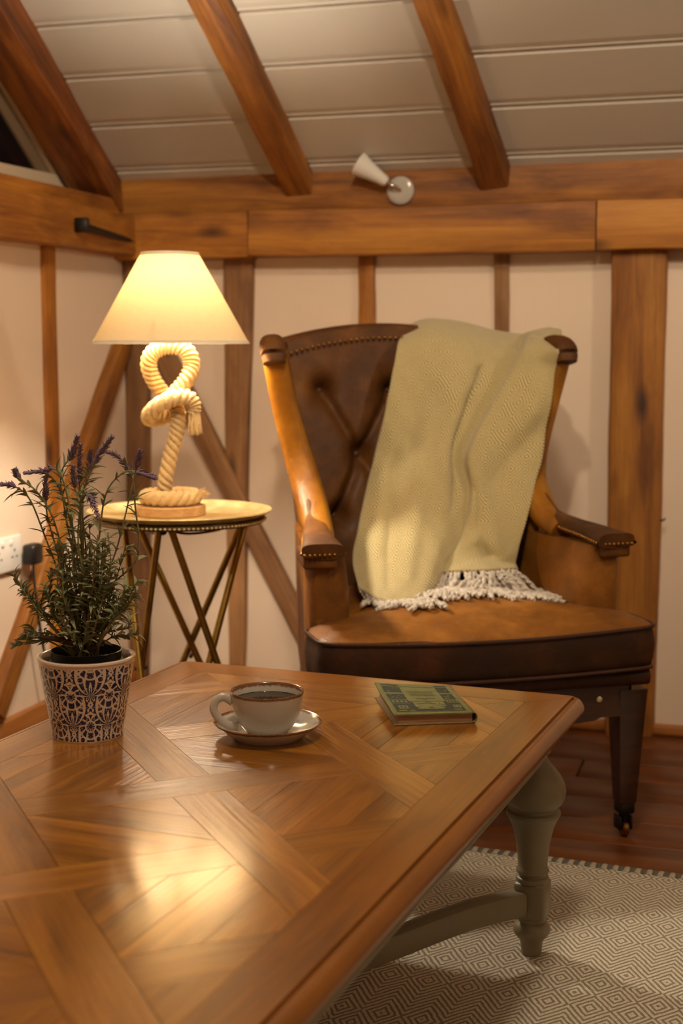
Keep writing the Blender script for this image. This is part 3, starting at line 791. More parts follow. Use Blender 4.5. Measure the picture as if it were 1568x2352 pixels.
# crest roll with nails along its lower edge
cr_path = [Vector((x, 0.595 + (crest(x) - 0.42) * 0.20, crest(x) - 0.014)) for x in np.linspace(-0.262, 0.262, 40)]
obj('crest_rail', sweep_me(cr_path, 1.0, 16, superell(0.052, 0.022, 0.75), up=(0, 0, 1), name='crest_rail'), M_LEATHD, chair)
nail = lathe_me([(0.0, 0.0), (0.0045, 0.0), (0.0040, 0.0016), (0.0022, 0.0028), (0.0, 0.0032)], 10, 'nail', 80)
def nails(path, nrm, step, name='nail_heads', parent=chair):
    parts = []; acc = 0.0
    for a, b in zip(path[:-1], path[1:]):
        d = (b - a).length
        while acc < d:
            p = a.lerp(b, acc / d); parts.append((nail, frame(p, (b - a), nrm))); acc += step
        acc -= d
    o = obj(name, join_me(parts, name), M_BRASS, parent); o['kind'] = 'stuff'; return o
nails([Vector((p.x, back_y(p.x, p.z - 0.012) - 0.0105, p.z - 0.013)) for p in cr_path], (0, -1, 0.1), 0.014, parent=backo)

for s in (-1, 1):
    # --- wing: padded side panel from the back to the front roll
    rings = []
    for k in range(25):
        f = k / 24; z = 0.46 + f * (1.004 - 0.46)
        g = max(0, min(1, (z - 0.62) / 0.38))
        xf = 0.248 + 0.072 * g ** 1.15; yf = 0.345 + 0.110 * min(1, g * 2.4) ** 0.9
        yb = 0.61 + (z - 0.42) * 0.20
        xb = 0.200 + 0.045 * f
        pad = 0.014
        inner = [(xb - 0.012, yb - 0.03), (xb + (xf - xb) * .25 - pad * 1.0, yb + (yf - yb) * .28), (xb + (xf - xb) * .55 - pad * 1.35, yb + (yf - yb) * .58), (xb + (xf - xb) * .85 - pad * 1.0, yb + (yf - yb) * .86), (xf - 0.012, yf + 0.004)]
        outer = [(xf + 0.016, yf + 0.004), (xf + 0.018, yf + 0.05), (xb + 0.030, yb - 0.06), (xb + 0.018, yb + 0.02), (xb - 0.01, yb + 0.015)]
        rings.append([Vector((s * x, y, z)) for x, y in inner + outer])
    wing = obj('wing', loft_me(rings, 'wing', 70), M_LEATHC, chair)
    sub = wing.modifiers.new('round', 'SUBSURF'); sub.levels = 1; sub.render_levels = 2
    # front roll of the wing
    pf = catmull([Vector((s * 0.270, 0.255, 0.604)), Vector((s * 0.266, 0.290, 0.616)), Vector((s * 0.262, 0.335, 0.634)), Vector((s * 0.260, 0.385, 0.67)), Vector((s * 0.264, 0.422, 0.715)), Vector((s * 0.280, 0.440, 0.78)), Vector((s * 0.304, 0.440, 0.87)), Vector((s * 0.322, 0.432, 0.945)), Vector((s * 0.331, 0.426, 0.985))], 56)
    obj('wing_roll', sweep_me(pf, [0.9, 1.05, 1.15, 1.2, 1.15, 1.05, 0.98, 0.94, 0.9], 20, superell(0.029, 0.024, 0.72), up=(s * 0.25, -1, 0.10), name='wing_roll'), M_LEATH, chair)
    # rounded cap over the front end of the wing, then a thin welt back to the crest
    capp = catmull([Vector((s * 0.336, 0.400, 0.968)), Vector((s * 0.336, 0.408, 0.990)), Vector((s * 0.334, 0.430, 1.003)), Vector((s * 0.328, 0.46, 1.006)), Vector((s * 0.316, 0.50, 1.000))], 20)
    obj('wing_cap', sweep_me(capp, [0.86, 1.0, 1.0, 0.9, 0.6], 18, superell(0.028, 0.026, 0.75), up=(0, 0.4, 1), name='wing_cap', ang=70), M_LEATHD, chair)
    welt = catmull([Vector((s * 0.320, 0.480, 1.003)), Vector((s * 0.300, 0.55, 1.003)), Vector((s * 0.272, 0.64, 1.006)), Vector((s * 0.250, 0.715, 1.012))], 16)
    obj('wing_welt', sweep_me([p - Vector((0, 0, 0.008)) for p in welt], 0.010, 12, name='wing_welt'), M_LEATHD, chair)
    # --- arm: panel, scroll pad and nails
    ar = []
    for k in range(13):
        f = k / 12; z = 0.30 + f * 0.295
        bul = 0.010 * math.sin(PI * min(1, max(0, (z - 0.40) / 0.2)))
        fl = 0.010 * f
        x0, x1 = 0.250 - bul, 0.326 + fl * 0.6
        ring = [(x0 - 0.045, 0.640), (x0 - 0.022, 0.45), (x0 - 0.008, 0.28), (x0 + fl * .3, 0.150), (x0 + 0.008 + fl * .5, 0.105), (x0 + 0.020 + fl * .5, 0.096), (x1 - 0.012, 0.096), (x1, 0.108), (x1 - 0.012, 0.20), (x1 - 0.055, 0.45), (x1 - 0.095, 0.640)]
        ar.append([Vector((s * x, y, z)) for x, y in ring])
    arm = obj('arm_panel', loft_me(ar, 'arm_panel', 55), M_LEATHC, chair)
    pp = catmull([Vector((s * 0.262, 0.365, 0.668)), Vector((s * 0.268, 0.315, 0.634)), Vector((s * 0.284, 0.245, 0.620)), Vector((s * 0.300, 0.155, 0.613)), Vector((s * 0.312, 0.075, 0.606))], 30)
    mul = [0.45, 0.55, 0.68, 0.85, 1.08]
    pad = obj('armrest', sweep_me(pp, 1.0, 24, lambda th, f: tuple(a_ * b_ for a_, b_ in zip(superell(0.040, 0.0175, 0.62)(th), (lerp_list(mul, f), 0.9))), up=(0, 0, 1), name='armrest', ang=50), M_LEATHD, chair)
    # under block with its front face
    obj('armrest_block', box_me(0.066, 0.14, 0.030, 0.006, 2, 'armrest_block', (0, 0, 0)), M_LEATHD, pad, M=Matrix.Translation((s * 0.308, 0.150, 0.585)) @ Matrix.Rotation(s * 0.12, 4, 'Z'))
    nl = [p + Vector((-s * 0.0405 * lerp_list(mul, i / 29), 0, -0.005)) for i, p in enumerate(pp)]
    nails(nl, (-s, 0, 0.1), 0.011, parent=pad)
    nails([Vector((s * 0.312 - 0.037, 0.0735, 0.599)), Vector((s * 0.312 + 0.037, 0.0735, 0.599))], (0, -1, 0), 0.010, parent=pad)
    nails([p + Vector((s * 0.0405 * lerp_list(mul, i / 29), 0, -0.005)) for i, p in enumerate(pp)], (s, 0, 0.1), 0.011, parent=pad)

# --- seat cushion (T shaped) with piping
def tee(ins=0.0):
    pts = [(-0.348, -0.045), (0.348, -0.045), (0.348, 0.088), (0.240, 0.092), (0.205, 0.555), (-0.205, 0.555), (-0.240, 0.092), (-0.348, 0.088)]
    out = []
    rr = [0.030, 0.030, 0.018, 0.010, 0.03, 0.03, 0.010, 0.018]
    n_ = len(pts)
    for i in range(n_):
        p, a, b = Vector(pts[i]), Vector(pts[i - 1]), Vector(pts[(i + 1) % n_]); r = rr[i]
        d1, d2 = (a - p).normalized(), (b - p).normalized(); 
        for k in range(7):
            t_ = k / 6; q = (p + d1 * r) * (1 - t_) ** 2 + p * 2 * t_ * (1 - t_) + (p + d2 * r) * t_ ** 2; out.append(q)
    # resample evenly
    res = []; L = [0]
    for i in range(len(out)): L.append(L[-1] + (out[(i + 1) % len(out)] - out[i]).length)
    N = 160; tot = L[-1]; k = 0
    for i in range(N):
        t_ = tot * i / N
        while L[k + 1] < t_: k += 1
        f = (t_ - L[k]) / max(1e-9, L[k + 1] - L[k]); res.append(out[k % len(out)].lerp(out[(k + 1) % len(out)], f))
    return res
outl = tee()
cen = Vector((0.0, 0.22))
def front_bow(p): return -0.012 * math.cos(min(1, abs(p.x) / 0.35) * PI / 2) if p.y < 0.0 else 0.0
levels = [(0.362, 0.955), (0.366, 0.990), (0.385, 1.004), (0.41, 1.010), (0.432, 1.004), (0.449, 0.992), (0.456, 0.965)]
rings = []
def sag(p): return -0.012 * (1 - (abs(p.x) / 0.35) ** 2) if p.y < 0.02 else 0.0
for z, k in levels:
    rings.append([Vector((p.x * k if abs(k - 1) < .02 else p.x - math.copysign(min(abs(p.x), .35 * (1 - k)), p.x), (p.y - cen.y) * k + cen.y + front_bow(p), z + (sag(p) if z > 0.42 else sag(p) * .5))) for p in outl])
for k in (0.86, 0.72, 0.54, 0.34, 0.16):
    z = 0.456 + 0.026 * (1 - k ** 2)
    rings.append([Vector((p.x * k, (p.y - cen.y) * k + cen.y, z + (sag(p) * k ** 3 if p.y < .02 else 0))) for p in outl])
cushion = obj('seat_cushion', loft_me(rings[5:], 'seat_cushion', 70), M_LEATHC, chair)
obj('cushion_border', loft_me(rings[:6], 'cushion_border', 70), M_LEATHSHADE, cushion)
for lev in (5, 1):
    obj('piping', sweep_me([p + Vector((p.x * 0.008, -0.002 if p.y < 0 else 0, 0.0)) for p in rings[lev]], 0.0042, 8, closed=True, name='piping'), M_PIPE, cushion)
# --- seat rail with arched lower edge, bead on top
def rail_me(w, y0, y1):
    n_ = 40; vs = []
    for i in range(n_ + 1):
        x = -w + 2 * w * i / n_; a_ = min(1.0, (w - abs(x)) / 0.10); zb = 0.248 + 0.030 * (1 - math.cos(min(1, max(0, a_)) * PI)) * .5
        zb = 0.262 - 0.016 * math.sin(min(1, max(0, (w - abs(x)) / (w))) * PI / 2) if abs(x) < w - 0.07 else 0.262
        for (y, z) in ((y0, zb), (y0, 0.338), (y1, 0.338), (y1, zb)): vs.append((x, y, z))
    fs = []
    for i in range(n_):
        for k in range(4): fs.append((i * 4 + k, i * 4 + (k + 1) % 4, (i + 1) * 4 + (k + 1) % 4, (i + 1) * 4 + k))
    fs += [(3, 2, 1, 0), tuple(n_ * 4 + k for k in range(4))]
    return fixn(mesh('seat_rail', vs, fs))
rail = obj('seat_rail', rail_me(0.300, -0.018, 0.010), M_CHAIRWOOD, chair)
obj('seat_rail', loft_me([[Vector((x, y, z)) for x, y in ((-.315, 0.0), (.315, 0.0), (.225, .62), (-.225, .62))] for z in (0.29, 0.30, 0.35, 0.36)], 'seat_rail'), M_LEATHSHADE, chair)
obj('rail_roll', sweep_me([Vector((x, -0.012, 0.343)) for x in np.linspace(-0.338, 0.338, 20)], 1.0, 16, superell(0.026, 0.019, 0.9), up=(0, 0, 1), name='rail_roll'), M_LEATHSHADE, chair)
for bx in (-0.235, 0.235):
    obj('brass_stud', lathe_me([(0, 0), (0.006, 0), (0.006, 0.003), (0.003, 0.005), (0, 0.005)], 14, 'brass_stud'), plain('pale_stud', srgb(214, 190, 150), 0.3, 0.4, nscale=20) if bx < 0 else bpy.data.materials['pale_stud'], rail, M=frame((bx, -0.018, 0.300), (1, 0, 0), (0, -1, 0)))
# --- legs on castors
def leg_taper(x, y):
    rings = []
    for z, h in ((0.075, 0.0185), (0.15, 0.0225), (0.25, 0.028), (0.315, 0.0315)):
        rings.append([Vector((px, py, z)) for px, py in rrect(x, y, h, h, 0.003, 2)])
    return loft_me(rings, 'leg', 40)
ferr = join_me([(box_me(0.034, 0.034, 0.028, 0.004, 1, 'f', (0, 0, 0.064)), None), (lathe_me([(0, 0.03), (0.007, 0.03), (0.011, 0.044), (0.012, 0.052), (0, 0.052)], 16, 'f2'), None), (box_me(0.006, 0.03, 0.03, 0.002, 1, 'f3', (0.012, 0.004, 0.030)), None), (box_me(0.006, 0.03, 0.03, 0.002, 1, 'f4', (-0.012, 0.004, 0.030)), None)], 'castor')
wheel = lathe_me([(0.0, -0.007), (0.013, -0.007), (0.0165, -0.004), (0.0165, 0.004), (0.013, 0.007), (0.0, 0.007)], 24, 'wheel')
ferr.materials.append(M_IRON); wheel.materials.append(M_BRASS)
for x in (-0.31, 0.31):
    lg = obj('leg', leg_taper(x, 0.010), M_CHAIRWOOD, chair)
    lift = 0.0055 if x < 0 else 0.0      # the left castor stands on the rug
    obj('castor', ferr, None, lg, loc=(x, 0.010, lift))
    obj('castor_wheel', wheel, None, lg, M=frame((x, 0.010, 0.0167 + lift), (0, 1, 0), (1, 0, 0)))
for x in (-0.205, 0.205):
    pts = catmull([Vector((x, 0.575, 0.36)), Vector((x, 0.60, 0.27)), Vector((x, 0.62, 0.16)), Vector((x, 0.66, 0.0))], 14)
    obj('leg', sweep_me(pts, [0.030, 0.028, 0.024, 0.020], 8, superell(1, 1, 0.4), up=(1, 0, 0), name='leg', ang=35), M_LEGWOOD, chair)

# ================================================================== THROW BLANKET
t = NT('throw_weave'); co = t.coord('UV'); sp = t.sep(co)
def tri2(x, p): return t.math('ABSOLUTE', t.math('SUBTRACT', t.math('MULTIPLY', t.math('FRACT', t.math('DIVIDE', x, p)), 2.0), 1.0))
dd = t.math('ADD', tri2(sp[0], 0.046), tri2(sp[1], 0.046))
st = t.math('SINE', t.math('MULTIPLY', dd, 2 * PI * 4.0))
yn = t.noise(t.mapping(co, scale=(500, 500, 1)), 1.0, 2)
mm = t.ramp(t.math('MULTIPLY_ADD', st, 0.5, 0.5), [(0.25, 0.0), (0.75, 1.0)])
big = t.noise(co, 14, 3)
cc = t.mix(mm, srgb(142, 124, 78), srgb(222, 204, 152))
cc = t.mix(t.math('MULTIPLY', t.ramp(yn, [(0.35, 1.0), (0.6, 0.0)]), 0.4), cc, srgb(140, 120, 76))
t.bump(t.math('ADD', t.math('MULTIPLY', mm, 0.7), yn), 0.55, 0.003)
M_THROW = t.set(color=cc, rough=0.95, spec=0.1, sheen=0.35)
M_FRINGE = plain('fringe_yarn', srgb(214, 200, 184), 0.95, nscale=150, namt=0.25, bump=0.5, bscale=400, sheen=0.3)

NET = [  # rows of control points: (pixel x, pixel y, chair depth) seen on the throw, from its left edge to its right edge
 [(940, 752, .735), (985, 737, .735), (1060, 744, .725), (1130, 762, .70), (1196, 772, .62), (1222, 766, .57), (1262, 758, .52), (1291, 763, .455)],
 [(916, 792, .625), (980, 775, .615), (1060, 782, .605), (1130, 800, .57), (1192, 808, .525), (1206, 800, .475), (1255, 798, .435), (1286, 803, .392)],
 [(902, 850, .590), (970, 850, .565), (1045, 850, .545), (1115, 850, .52), (1172, 850, .500), (1184, 850, .450), (1240, 850, .43), (1278, 850, .398)],
 [(884, 945, .565), (950, 945, .530), (1010, 945, .505), (1070, 945, .485), (1120, 945, .475), (1134, 945, .430), (1200, 945, .40), (1263, 945, .392)],
 [(864, 1040, .540), (930, 1040, .495), (985, 1040, .465), (1035, 1040, .450), (1072, 1040, .445), (1088, 1042, .405), (1170, 1040, .385), (1246, 1040, .388)],
 [(842, 1130, .490), (910, 1130, .440), (970, 1130, .410), (1030, 1130, .405), (1078, 1128, .410), (1094, 1128, .380), (1160, 1130, .36), (1224, 1130, .355)],
 [(822, 1215, .430), (890, 1220, .375), (950, 1222, .345), (1010, 1224, .345), (1060, 1222, .360), (1076, 1220, .350), (1140, 1220, .33), (1199, 1220, .325)],
 [(809, 1290, .370), (870, 1305, .295), (930, 1312, .265), (985, 1306, .270), (1034, 1286, .315), (1050, 1270, .325), (1120, 1275, .315), (1181, 1285, .312)],
 [(822, 1352, .262), (865, 1376, .195), (915, 1392, .165), (958, 1390, .170), (1004, 1336, .260), (1016, 1318, .285), (1100, 1312, .275), (1186, 1308, .285)],
]
net = [[cpx(*p) for p in row] for row in NET]
# the part that falls behind the chair's back
top = net[0]
behind = []
for k, (dy, dz) in enumerate(((0.055, -0.012), (0.078, -0.06), (0.085, -0.16), (0.09, -0.24))):
    behind.append([p + Vector((0, dy, dz)) for p in top])
net = behind[::-1] + net
NU, NV = 110, 170
FOLDS = [(0.40, 0.50, 0.46, 0.78, 0.022, -0.014), (0.22, 0.60, 0.30, 0.92, 0.05, 0.012), (0.10, 0.68, 0.20, 0.95, 0.03, -0.010), (0.32, 0.42, 0.38, 0.70, 0.05, 0.010), (0.04, 0.70, 0.10, 0.88, 0.03, 0.010), (0.82, 0.72, 0.95, 0.62, 0.05, -0.012), (0.78, 0.85, 0.93, 0.90, 0.05, 0.012), (0.70, 0.75, 0.85, 0.92, 0.03, -0.010), (0.25, 0.36, 0.28, 0.55, 0.06, 0.008)]
cols = [catmull(row, NU) for row in net]
grid = []
for i in range(NU):
    grid.append(catmull([cols[r][i] for r in range(len(net))], NV))
vs = []; uvs = []
for j in range(NV):
    for i in range(NU):
        p = grid[i][j]; f = j / (NV - 1)
        w_ = noise.noise(Vector((p.x * 9, p.z * 3.2, 1.3))) * 0.014 + noise.noise(Vector((p.x * 24 + p.z * 9, p.z * 7, 4.1))) * 0.006
        w_ += 0.008 * math.sin((i / NU) * 21 + p.z * 9) * max(0, 0.85 - abs(f - 0.65) * 2)
        # hanging creases: (a, b) runs from a to b in cloth coordinates (i/NU, f)
        for (a0, a1, b0, b1, wd, am) in FOLDS:
            tt = max(0.0, min(1.0, ((i / NU - a0) * (b0 - a0) + (f - a1) * (b1 - a1)) / ((b0 - a0) ** 2 + (b1 - a1) ** 2)))
            dd_ = math.hypot(i / NU - a0 - tt * (b0 - a0), (f - a1 - tt * (b1 - a1)) * 1.6)
            w_ += am * math.exp(-(dd_ / wd) ** 2)
        vs.append(Vector((p.x, p.y - w_ * (0.3 if f < 0.33 else 1.0), p.z)))
        uvs.append((i / NU * 0.42, f * 0.85))
fs = []
for j in range(NV - 1):
    for i in range(NU - 1):
        q = j * NU + i; fs.append((q, q + 1, q + NU + 1, q + NU))
org = Vector((0.12, 0.30, 0.50))
me = mesh('throw_cloth', [v - org for v in vs], fs, True)
ul = me.uv_layers.new(name='UVMap')
for lp_ in me.loops: ul.data[lp_.index].uv = uvs[lp_.vertex_index]
throw = empty('throw_blanket', CP(*org), CYAW); tag(throw, 'sage woven throw with white fringe draped over the armchair back', 'blanket')
cl = obj('cloth', me, M_THROW, throw)
sol = cl.modifiers.new('thick', 'SOLIDIFY'); sol.thickness = 0.005; sol.offset = -1
# fringe: single twisted tassels
def seat_top(x, y):
    k = max(min(1, abs(x) / 0.26), min(1, abs(y - 0.22) / 0.27)); return 0.457 + 0.026 * (1 - k ** 2)
def rope_sec(th, t_):
    r = 1 + 0.22 * math.cos(2 * th); return (r * math.cos(th), r * math.sin(th))
def tassel(p0, d, L, sd):
    """hangs from the hem, then lies on the seat"""
    rnd = random.Random(sd); pts = [Vector(p0)]; cur = Vector(p0); vel = Vector(d).normalized()
    nst = 9
    for k in range(nst):
        vel = (vel + Vector((rnd.uniform(-.35, .35), rnd.uniform(-.3, .3), -0.30))).normalized()
        nx = cur + vel * (L / nst); zmin = seat_top(nx.x, nx.y) + 0.0045 + rnd.uniform(0, 0.006)
        if nx.z < zmin: nx.z = zmin; vel.z = 0.0
        pts.append(nx); cur = nx
    path = catmull(pts, 22)
    return sweep_me([p - org for p in path], [0.0036, 0.0044, 0.0046, 0.0050, 0.0058, 0.0036], 8, rope_sec, twist=26, name='tassel')
hem = [vs[(NV - 1) * NU + i] for i in range(NU)]
for i in range(1, 66, 2):          # left part of the hem, hanging to the front of the seat
    p = hem[i]; f = i / 66
    obj('tassel', tassel(p + Vector((0, 0.002, 0.002)), (0.15 + 0.5 * random.random(), -0.8, -0.6), random.uniform(.070, .105) * (0.7 + 0.5 * f), 100 + i), M_FRINGE, throw)
for i in range(64, NU, 1):         # right part of the hem, piled on the seat
    p = hem[i]
    obj('tassel', tassel(p + Vector((0, 0.003, 0.002)), (random.uniform(-0.9, 0.9), -0.7, -0.25), random.uniform(.12, .19), 300 + i), M_FRINGE, throw)
for i in range(26):                # strands lying out to the left and right of the pile
    side_ = 1 if i % 3 else -1
    p = (hem[NU - 1 - i // 2] if side_ > 0 else hem[64 + i // 2]).lerp(Vector((0.13, 0.17, 0.505)), random.random() * 0.6)
    obj('tassel', tassel(p, (side_ * 1.0, -0.55 + random.uniform(-.3, .3), -0.4), random.uniform(.09, .16) if side_ > 0 else random.uniform(.05, .08), 500 + i), M_FRINGE, throw)

# ================================================================== SIDE TABLE
LD = 3.05; LK = 3.05 / 3.33                                                   # distance of the lamp
LB = at_d(392, 1180, LD); LX0, LY0 = LB.x, LB.y
TRAYZ = 0.643
tc = at_d(413, 1180, LD)
M_BRASSTRAY = None
t = NT('hammered_brass'); co = t.coord()
vo = t.t.nodes.new('ShaderNodeTexVoronoi'); t.put(vo.inputs['Vector'], co); vo.inputs['Scale'].default_value = 55
t.bump(vo.outputs['Distance'], 0.5, 0.004)
cw = t.noise(co, 30, 4)
M_BRASSTRAY = t.set(color=t.ramp(cw, [(0.3, srgb(176, 146, 92)), (0.7, srgb(222, 202, 150))]), rough=0.42, metal=0.45)
M_BRASSLEG = plain('brass_tube', srgb(150, 116, 48), 0.34, 0.9, nscale=30, namt=0.3)
M_DARKBRASS = plain('dark_brass', srgb(84, 62, 34), 0.4, 0.8, nscale=60, namt=0.4)
side = empty('side_table', (tc.x, tc.y, 0)); tag(side, 'round brass tray side table on crossed folding legs', 'side table')
TR = 0.198
trp = [(r * LK if isinstance(r, float) and r < 0.2 else r, z) for r, z in [(0.0, 0.004), (0.14, 0.004), (0.178, 0.0045), (0.196, 0.008)]] + [(0.1905, 0.0135), (TR, 0.0165), (TR + 0.0015, 0.0145), (TR - 0.002, 0.0115), (0.182, 0.004), (0.167, -0.0005), (0.0, -0.001)]
tray = obj('tray', lathe_me(trp, 72, 'tray', 30), M_BRASSTRAY, side, loc=(0, 0, TRAYZ - 0.004))
obj('tray_rim_border', lathe_me([(0.161, 0.0), (0.182, 0.0008), (0.1835, -0.004), (0.182, -0.010), (0.161, -0.010)], 72, 'tray_rim_border', 30, close=False), M_DARKBRASS, tray)
# beads round the rim underside
bm_parts = [(lathe_me([(0, -0.003), (0.003, -0.002), (0.0042, 0), (0.003, 0.002), (0, 0.003)], 8, 'b'), Matrix.Translation((0.1838 * math.cos(a), 0.1838 * math.sin(a), -0.005))) for a in np.linspace(0, 2 * PI, 120, endpoint=False)]
bd_ = obj('rim_beads', join_me(bm_parts, 'rim_beads'), M_BRASSTRAY, tray); bd_['kind'] = 'stuff'
tops = [Vector((0.151 * math.cos(math.radians(a)), 0.151 * math.sin(math.radians(a)), TRAYZ - 0.016)) for a in (-97, 23, 143)]
bots = [Vector((0.178 * math.cos(math.radians(a)), 0.178 * math.sin(math.radians(a)), 0.0)) for a in (-97, 23, 143)]
def tangential(p, sgn, amt): 
    d = Vector((-p.y, p.x, 0)).normalized(); return p + d * sgn * amt
for i in range(3):
    j = (i + 1) % 3
    off_a = (bots[j] + tops[i]).xy.normalized() * 0.0055
    a0, a1 = tangential(tops[i], 1, 0.014), tangential(bots[j], -1, 0.008)
    b0, b1 = tangential(tops[j], -1, 0.014), tangential(bots[i], 1, 0.008)
    o3 = Vector((off_a.x, off_a.y, 0))
    for (p, q, s_) in ((a0, a1, 1), (b0, b1, -1)):
        lg = obj('leg', sweep_me([p + o3 * s_, (p + q) / 2 + o3 * s_, q + o3 * s_], 0.0075, 14, name='leg'), M_BRASSLEG, side)
        obj('foot_cap', lathe_me([(0, 0), (0.0085, 0), (0.009, 0.012), (0.0076, 0.014), (0, 0.014)], 14, 'foot_cap'), M_BLACKPL, lg, loc=q + o3 * s_)
    cx_ = ((a0 + a1) / 2 + (b0 + b1) / 2) / 2
    obj('pivot', sweep_me([cx_ - o3 * 2.6, cx_ + o3 * 2.6], 0.004, 10, name='pivot'), M_DARKBRASS, side)
    # wire brace under the tray
    pts = catmull([tops[i] + Vector((0, 0, 0.004)), tops[i].lerp(tops[j], .3) + Vector((0, 0, -0.014)), tops[i].lerp(tops[j], .7) + Vector((0, 0, -0.014)), tops[j] + Vector((0, 0, 0.004))], 20)
    obj('wire_brace', sweep_me(pts, 0.0028, 8, name='wire_brace'), M_DARKBRASS, side)
    obj('ball_joint', lathe_me([(0, -0.010), (0.007, -0.007), (0.010, 0), (0.007, 0.007), (0, 0.010)], 16, 'ball_joint', 80), M_IRON, side, loc=tops[i])

# ================================================================== ROPE LAMP
lamp = empty('rope_lamp', (LX0, LY0, TRAYZ)); tag(lamp, 'lit table lamp with knotted rope stem and cream cone shade', 'lamp')
t = NT('jute_rope'); co = t.coord()
fb = t.noise(t.mapping(co, scale=(160, 160, 160)), 1.0, 3); big = t.noise(co, 18, 3)
c = t.mix(fb, srgb(196, 160, 106), srgb(240, 214, 166)); c = t.mix(t.math('MULTIPLY', big, 0.3), c, srgb(160, 124, 76))
t.bump(fb, 0.6, 0.004)
M_ROPE = t.set(color=c, rough=0.9, spec=0.15, sheen=0.3)
obj('base_disc', lathe_me([(0, 0), (0.0735, 0), (0.0755, 0.002), (0.0755, 0.020), (0.0735, 0.022), (0, 0.022)], 56, 'base_disc'), M_PALEWOOD, lamp)
def rope_section(th, f):
    r = 0.76 + 0.28 * abs(math.cos(1.5 * th)) ** 0.7; return (r * math.cos(th), r * math.sin(th))
def lpx(px, py, dy=0.0):
    """pixel at the lamp's distance (dy further away) -> lamp coordinates"""
    return at_d(px, py, LY0 + dy) - Vector((LX0, LY0, TRAYZ))
RB = 0.0170
ring = [Vector((0.0515 * math.cos(a), 0.0515 * math.sin(a), 0.022 + RB)) for a in np.linspace(math.radians(-8), math.radians(-8 - 352), 160)]
Lr = sum((a - b).length for a, b in zip(ring[:-1], ring[1:]))
coil = obj('rope_coil', sweep_me(ring, RB, 24, rope_section, twist=Lr / 0.050 * 2 * PI, name='rope_coil', ang=80), M_ROPE, lamp)
stem_pts = [lpx(377, 1152), lpx(379, 1110), lpx(390, 1052), lpx(404, 1000), lpx(409, 958), lpx(400, 925, .012), lpx(374, 903, .02), lpx(350, 868, .012), lpx(341, 832), lpx(356, 806), lpx(391, 795), lpx(427, 806), lpx(440, 838), lpx(427, 874, -.012), lpx(400, 905, -.016), lpx(376, 930, -.010)]
sp_ = catmull(stem_pts, 420); Ls = sum((a - b).length for a, b in zip(sp_[:-1], sp_[1:]))
obj('rope_stem', sweep_me(sp_, [0.0162, 0.0162, 0.0166, 0.0170, 0.0172, 0.0176, 0.0180, 0.0180, 0.0168], 24, rope_section, twist=Ls / 0.034 * 2 * PI, name='rope_stem', ang=80), M_ROPE, lamp)
kn_pts = [lpx(420, 940, .032), lpx(385, 955, .036), lpx(352, 962, .022), lpx(343, 955, -.010), lpx(364, 932, -.036), lpx(400, 914, -.042), lpx(430, 913, -.030), lpx(444, 928, -.020), lpx(446, 945, -.016)]
kp = catmull(kn_pts, 220); Lk = sum((a - b).length for a, b in zip(kp[:-1], kp[1:]))
obj('rope_knot', sweep_me(kp, [0.0158, 0.0174, 0.0180, 0.0180, 0.0170, 0.0148], 24, rope_section, twist=Lk / 0.042 * 2 * PI, name='rope_knot', ang=80), M_ROPE, lamp)
# frayed ends
def frays(p0, d, n_, L, spread, sd, parent):
    rnd = random.Random(sd); parts = []
    for k in range(n_):
        a = rnd.uniform(0, 2 * PI); r = 0.012 * math.sqrt(rnd.random()); o_ = Vector((r * math.cos(a), r * math.sin(a), 0))
        dd = (Vector(d) + Vector((rnd.uniform(-1, 1), rnd.uniform(-1, 1), rnd.uniform(-1, 1))) * spread).normalized()
        q = p0 + o_; parts.append((sweep_me(catmull([q, q + dd * L * .5 + Vector((0, 0, -.002)), q + dd * L * rnd.uniform(.8, 1.15) + Vector((0, 0, -.004))], 6), [0.0022, 0.0018, 0.0008], 6, name='f'), None))
    o = obj('frayed_end', join_me(parts, 'frayed_end'), M_ROPE, parent); o['kind'] = 'stuff'; return o
frays(lpx(446, 938, -.016), (0.02, 0, -1), 60, 0.048, 0.14, 3, lamp)
frays(Vector((0.0535, -0.011, 0.041)), (0.75, 0.1, 0.35), 46, 0.026, 0.30, 4, lamp)
# fitting, bulb and shade
z_sb, z_st = 1.0105 - TRAYZ, 1.2000 - TRAYZ
shc = lpx(391, 690); sx_, sy_ = shc.x, shc.y
obj('lamp_stem', sweep_me([Vector((sx_, sy_, z_sb - 0.02)), Vector((sx_, sy_, z_sb + 0.085))], 0.010, 16, name='lamp_stem'), M_BRASSLEG, lamp)
RS0, RS1 = 0.1665, 0.0600
t = NT('linen_shade'); co = t.coord(); 
lin = t.noise(t.mapping(co, scale=(90, 90, 700)), 1.0, 2); lin2 = t.noise(t.mapping(co, scale=(700, 700, 60)), 1.0, 2)
colr = t.mix(t.math('MULTIPLY', t.math('ADD', lin, lin2), 0.5), srgb(214, 186, 144), srgb(246, 226, 190))
tr = t.n('ShaderNodeBsdfTranslucent'); t.put(tr.inputs['Color'], t.mix(1.0, colr, (0.145, 0.115, 0.066), 'MULTIPLY'))
df = t.n('ShaderNodeBsdfDiffuse'); t.put(df.inputs['Color'], colr)
ms = t.n('ShaderNodeMixShader'); ms.inputs[0].default_value = 0.80
t.t.links.new(tr.outputs[0], ms.inputs[1]); t.t.links.new(df.outputs[0], ms.inputs[2])
t.t.links.new(ms.outputs[0], t.t.nodes['Material Output'].inputs['Surface'])
M_SHADE = t.m
def cone_pt(f, th=0.0): return (RS0 + (RS1 - RS0) * f - th, z_sb + (z_st - z_sb) * f)
sh = obj('lamp_shade', lathe_me([cone_pt(f) for f in np.linspace(0, 1, 14)], 96, 'lamp_shade', 80, close=False), M_SHADE, lamp, loc=(sx_, sy_, 0))
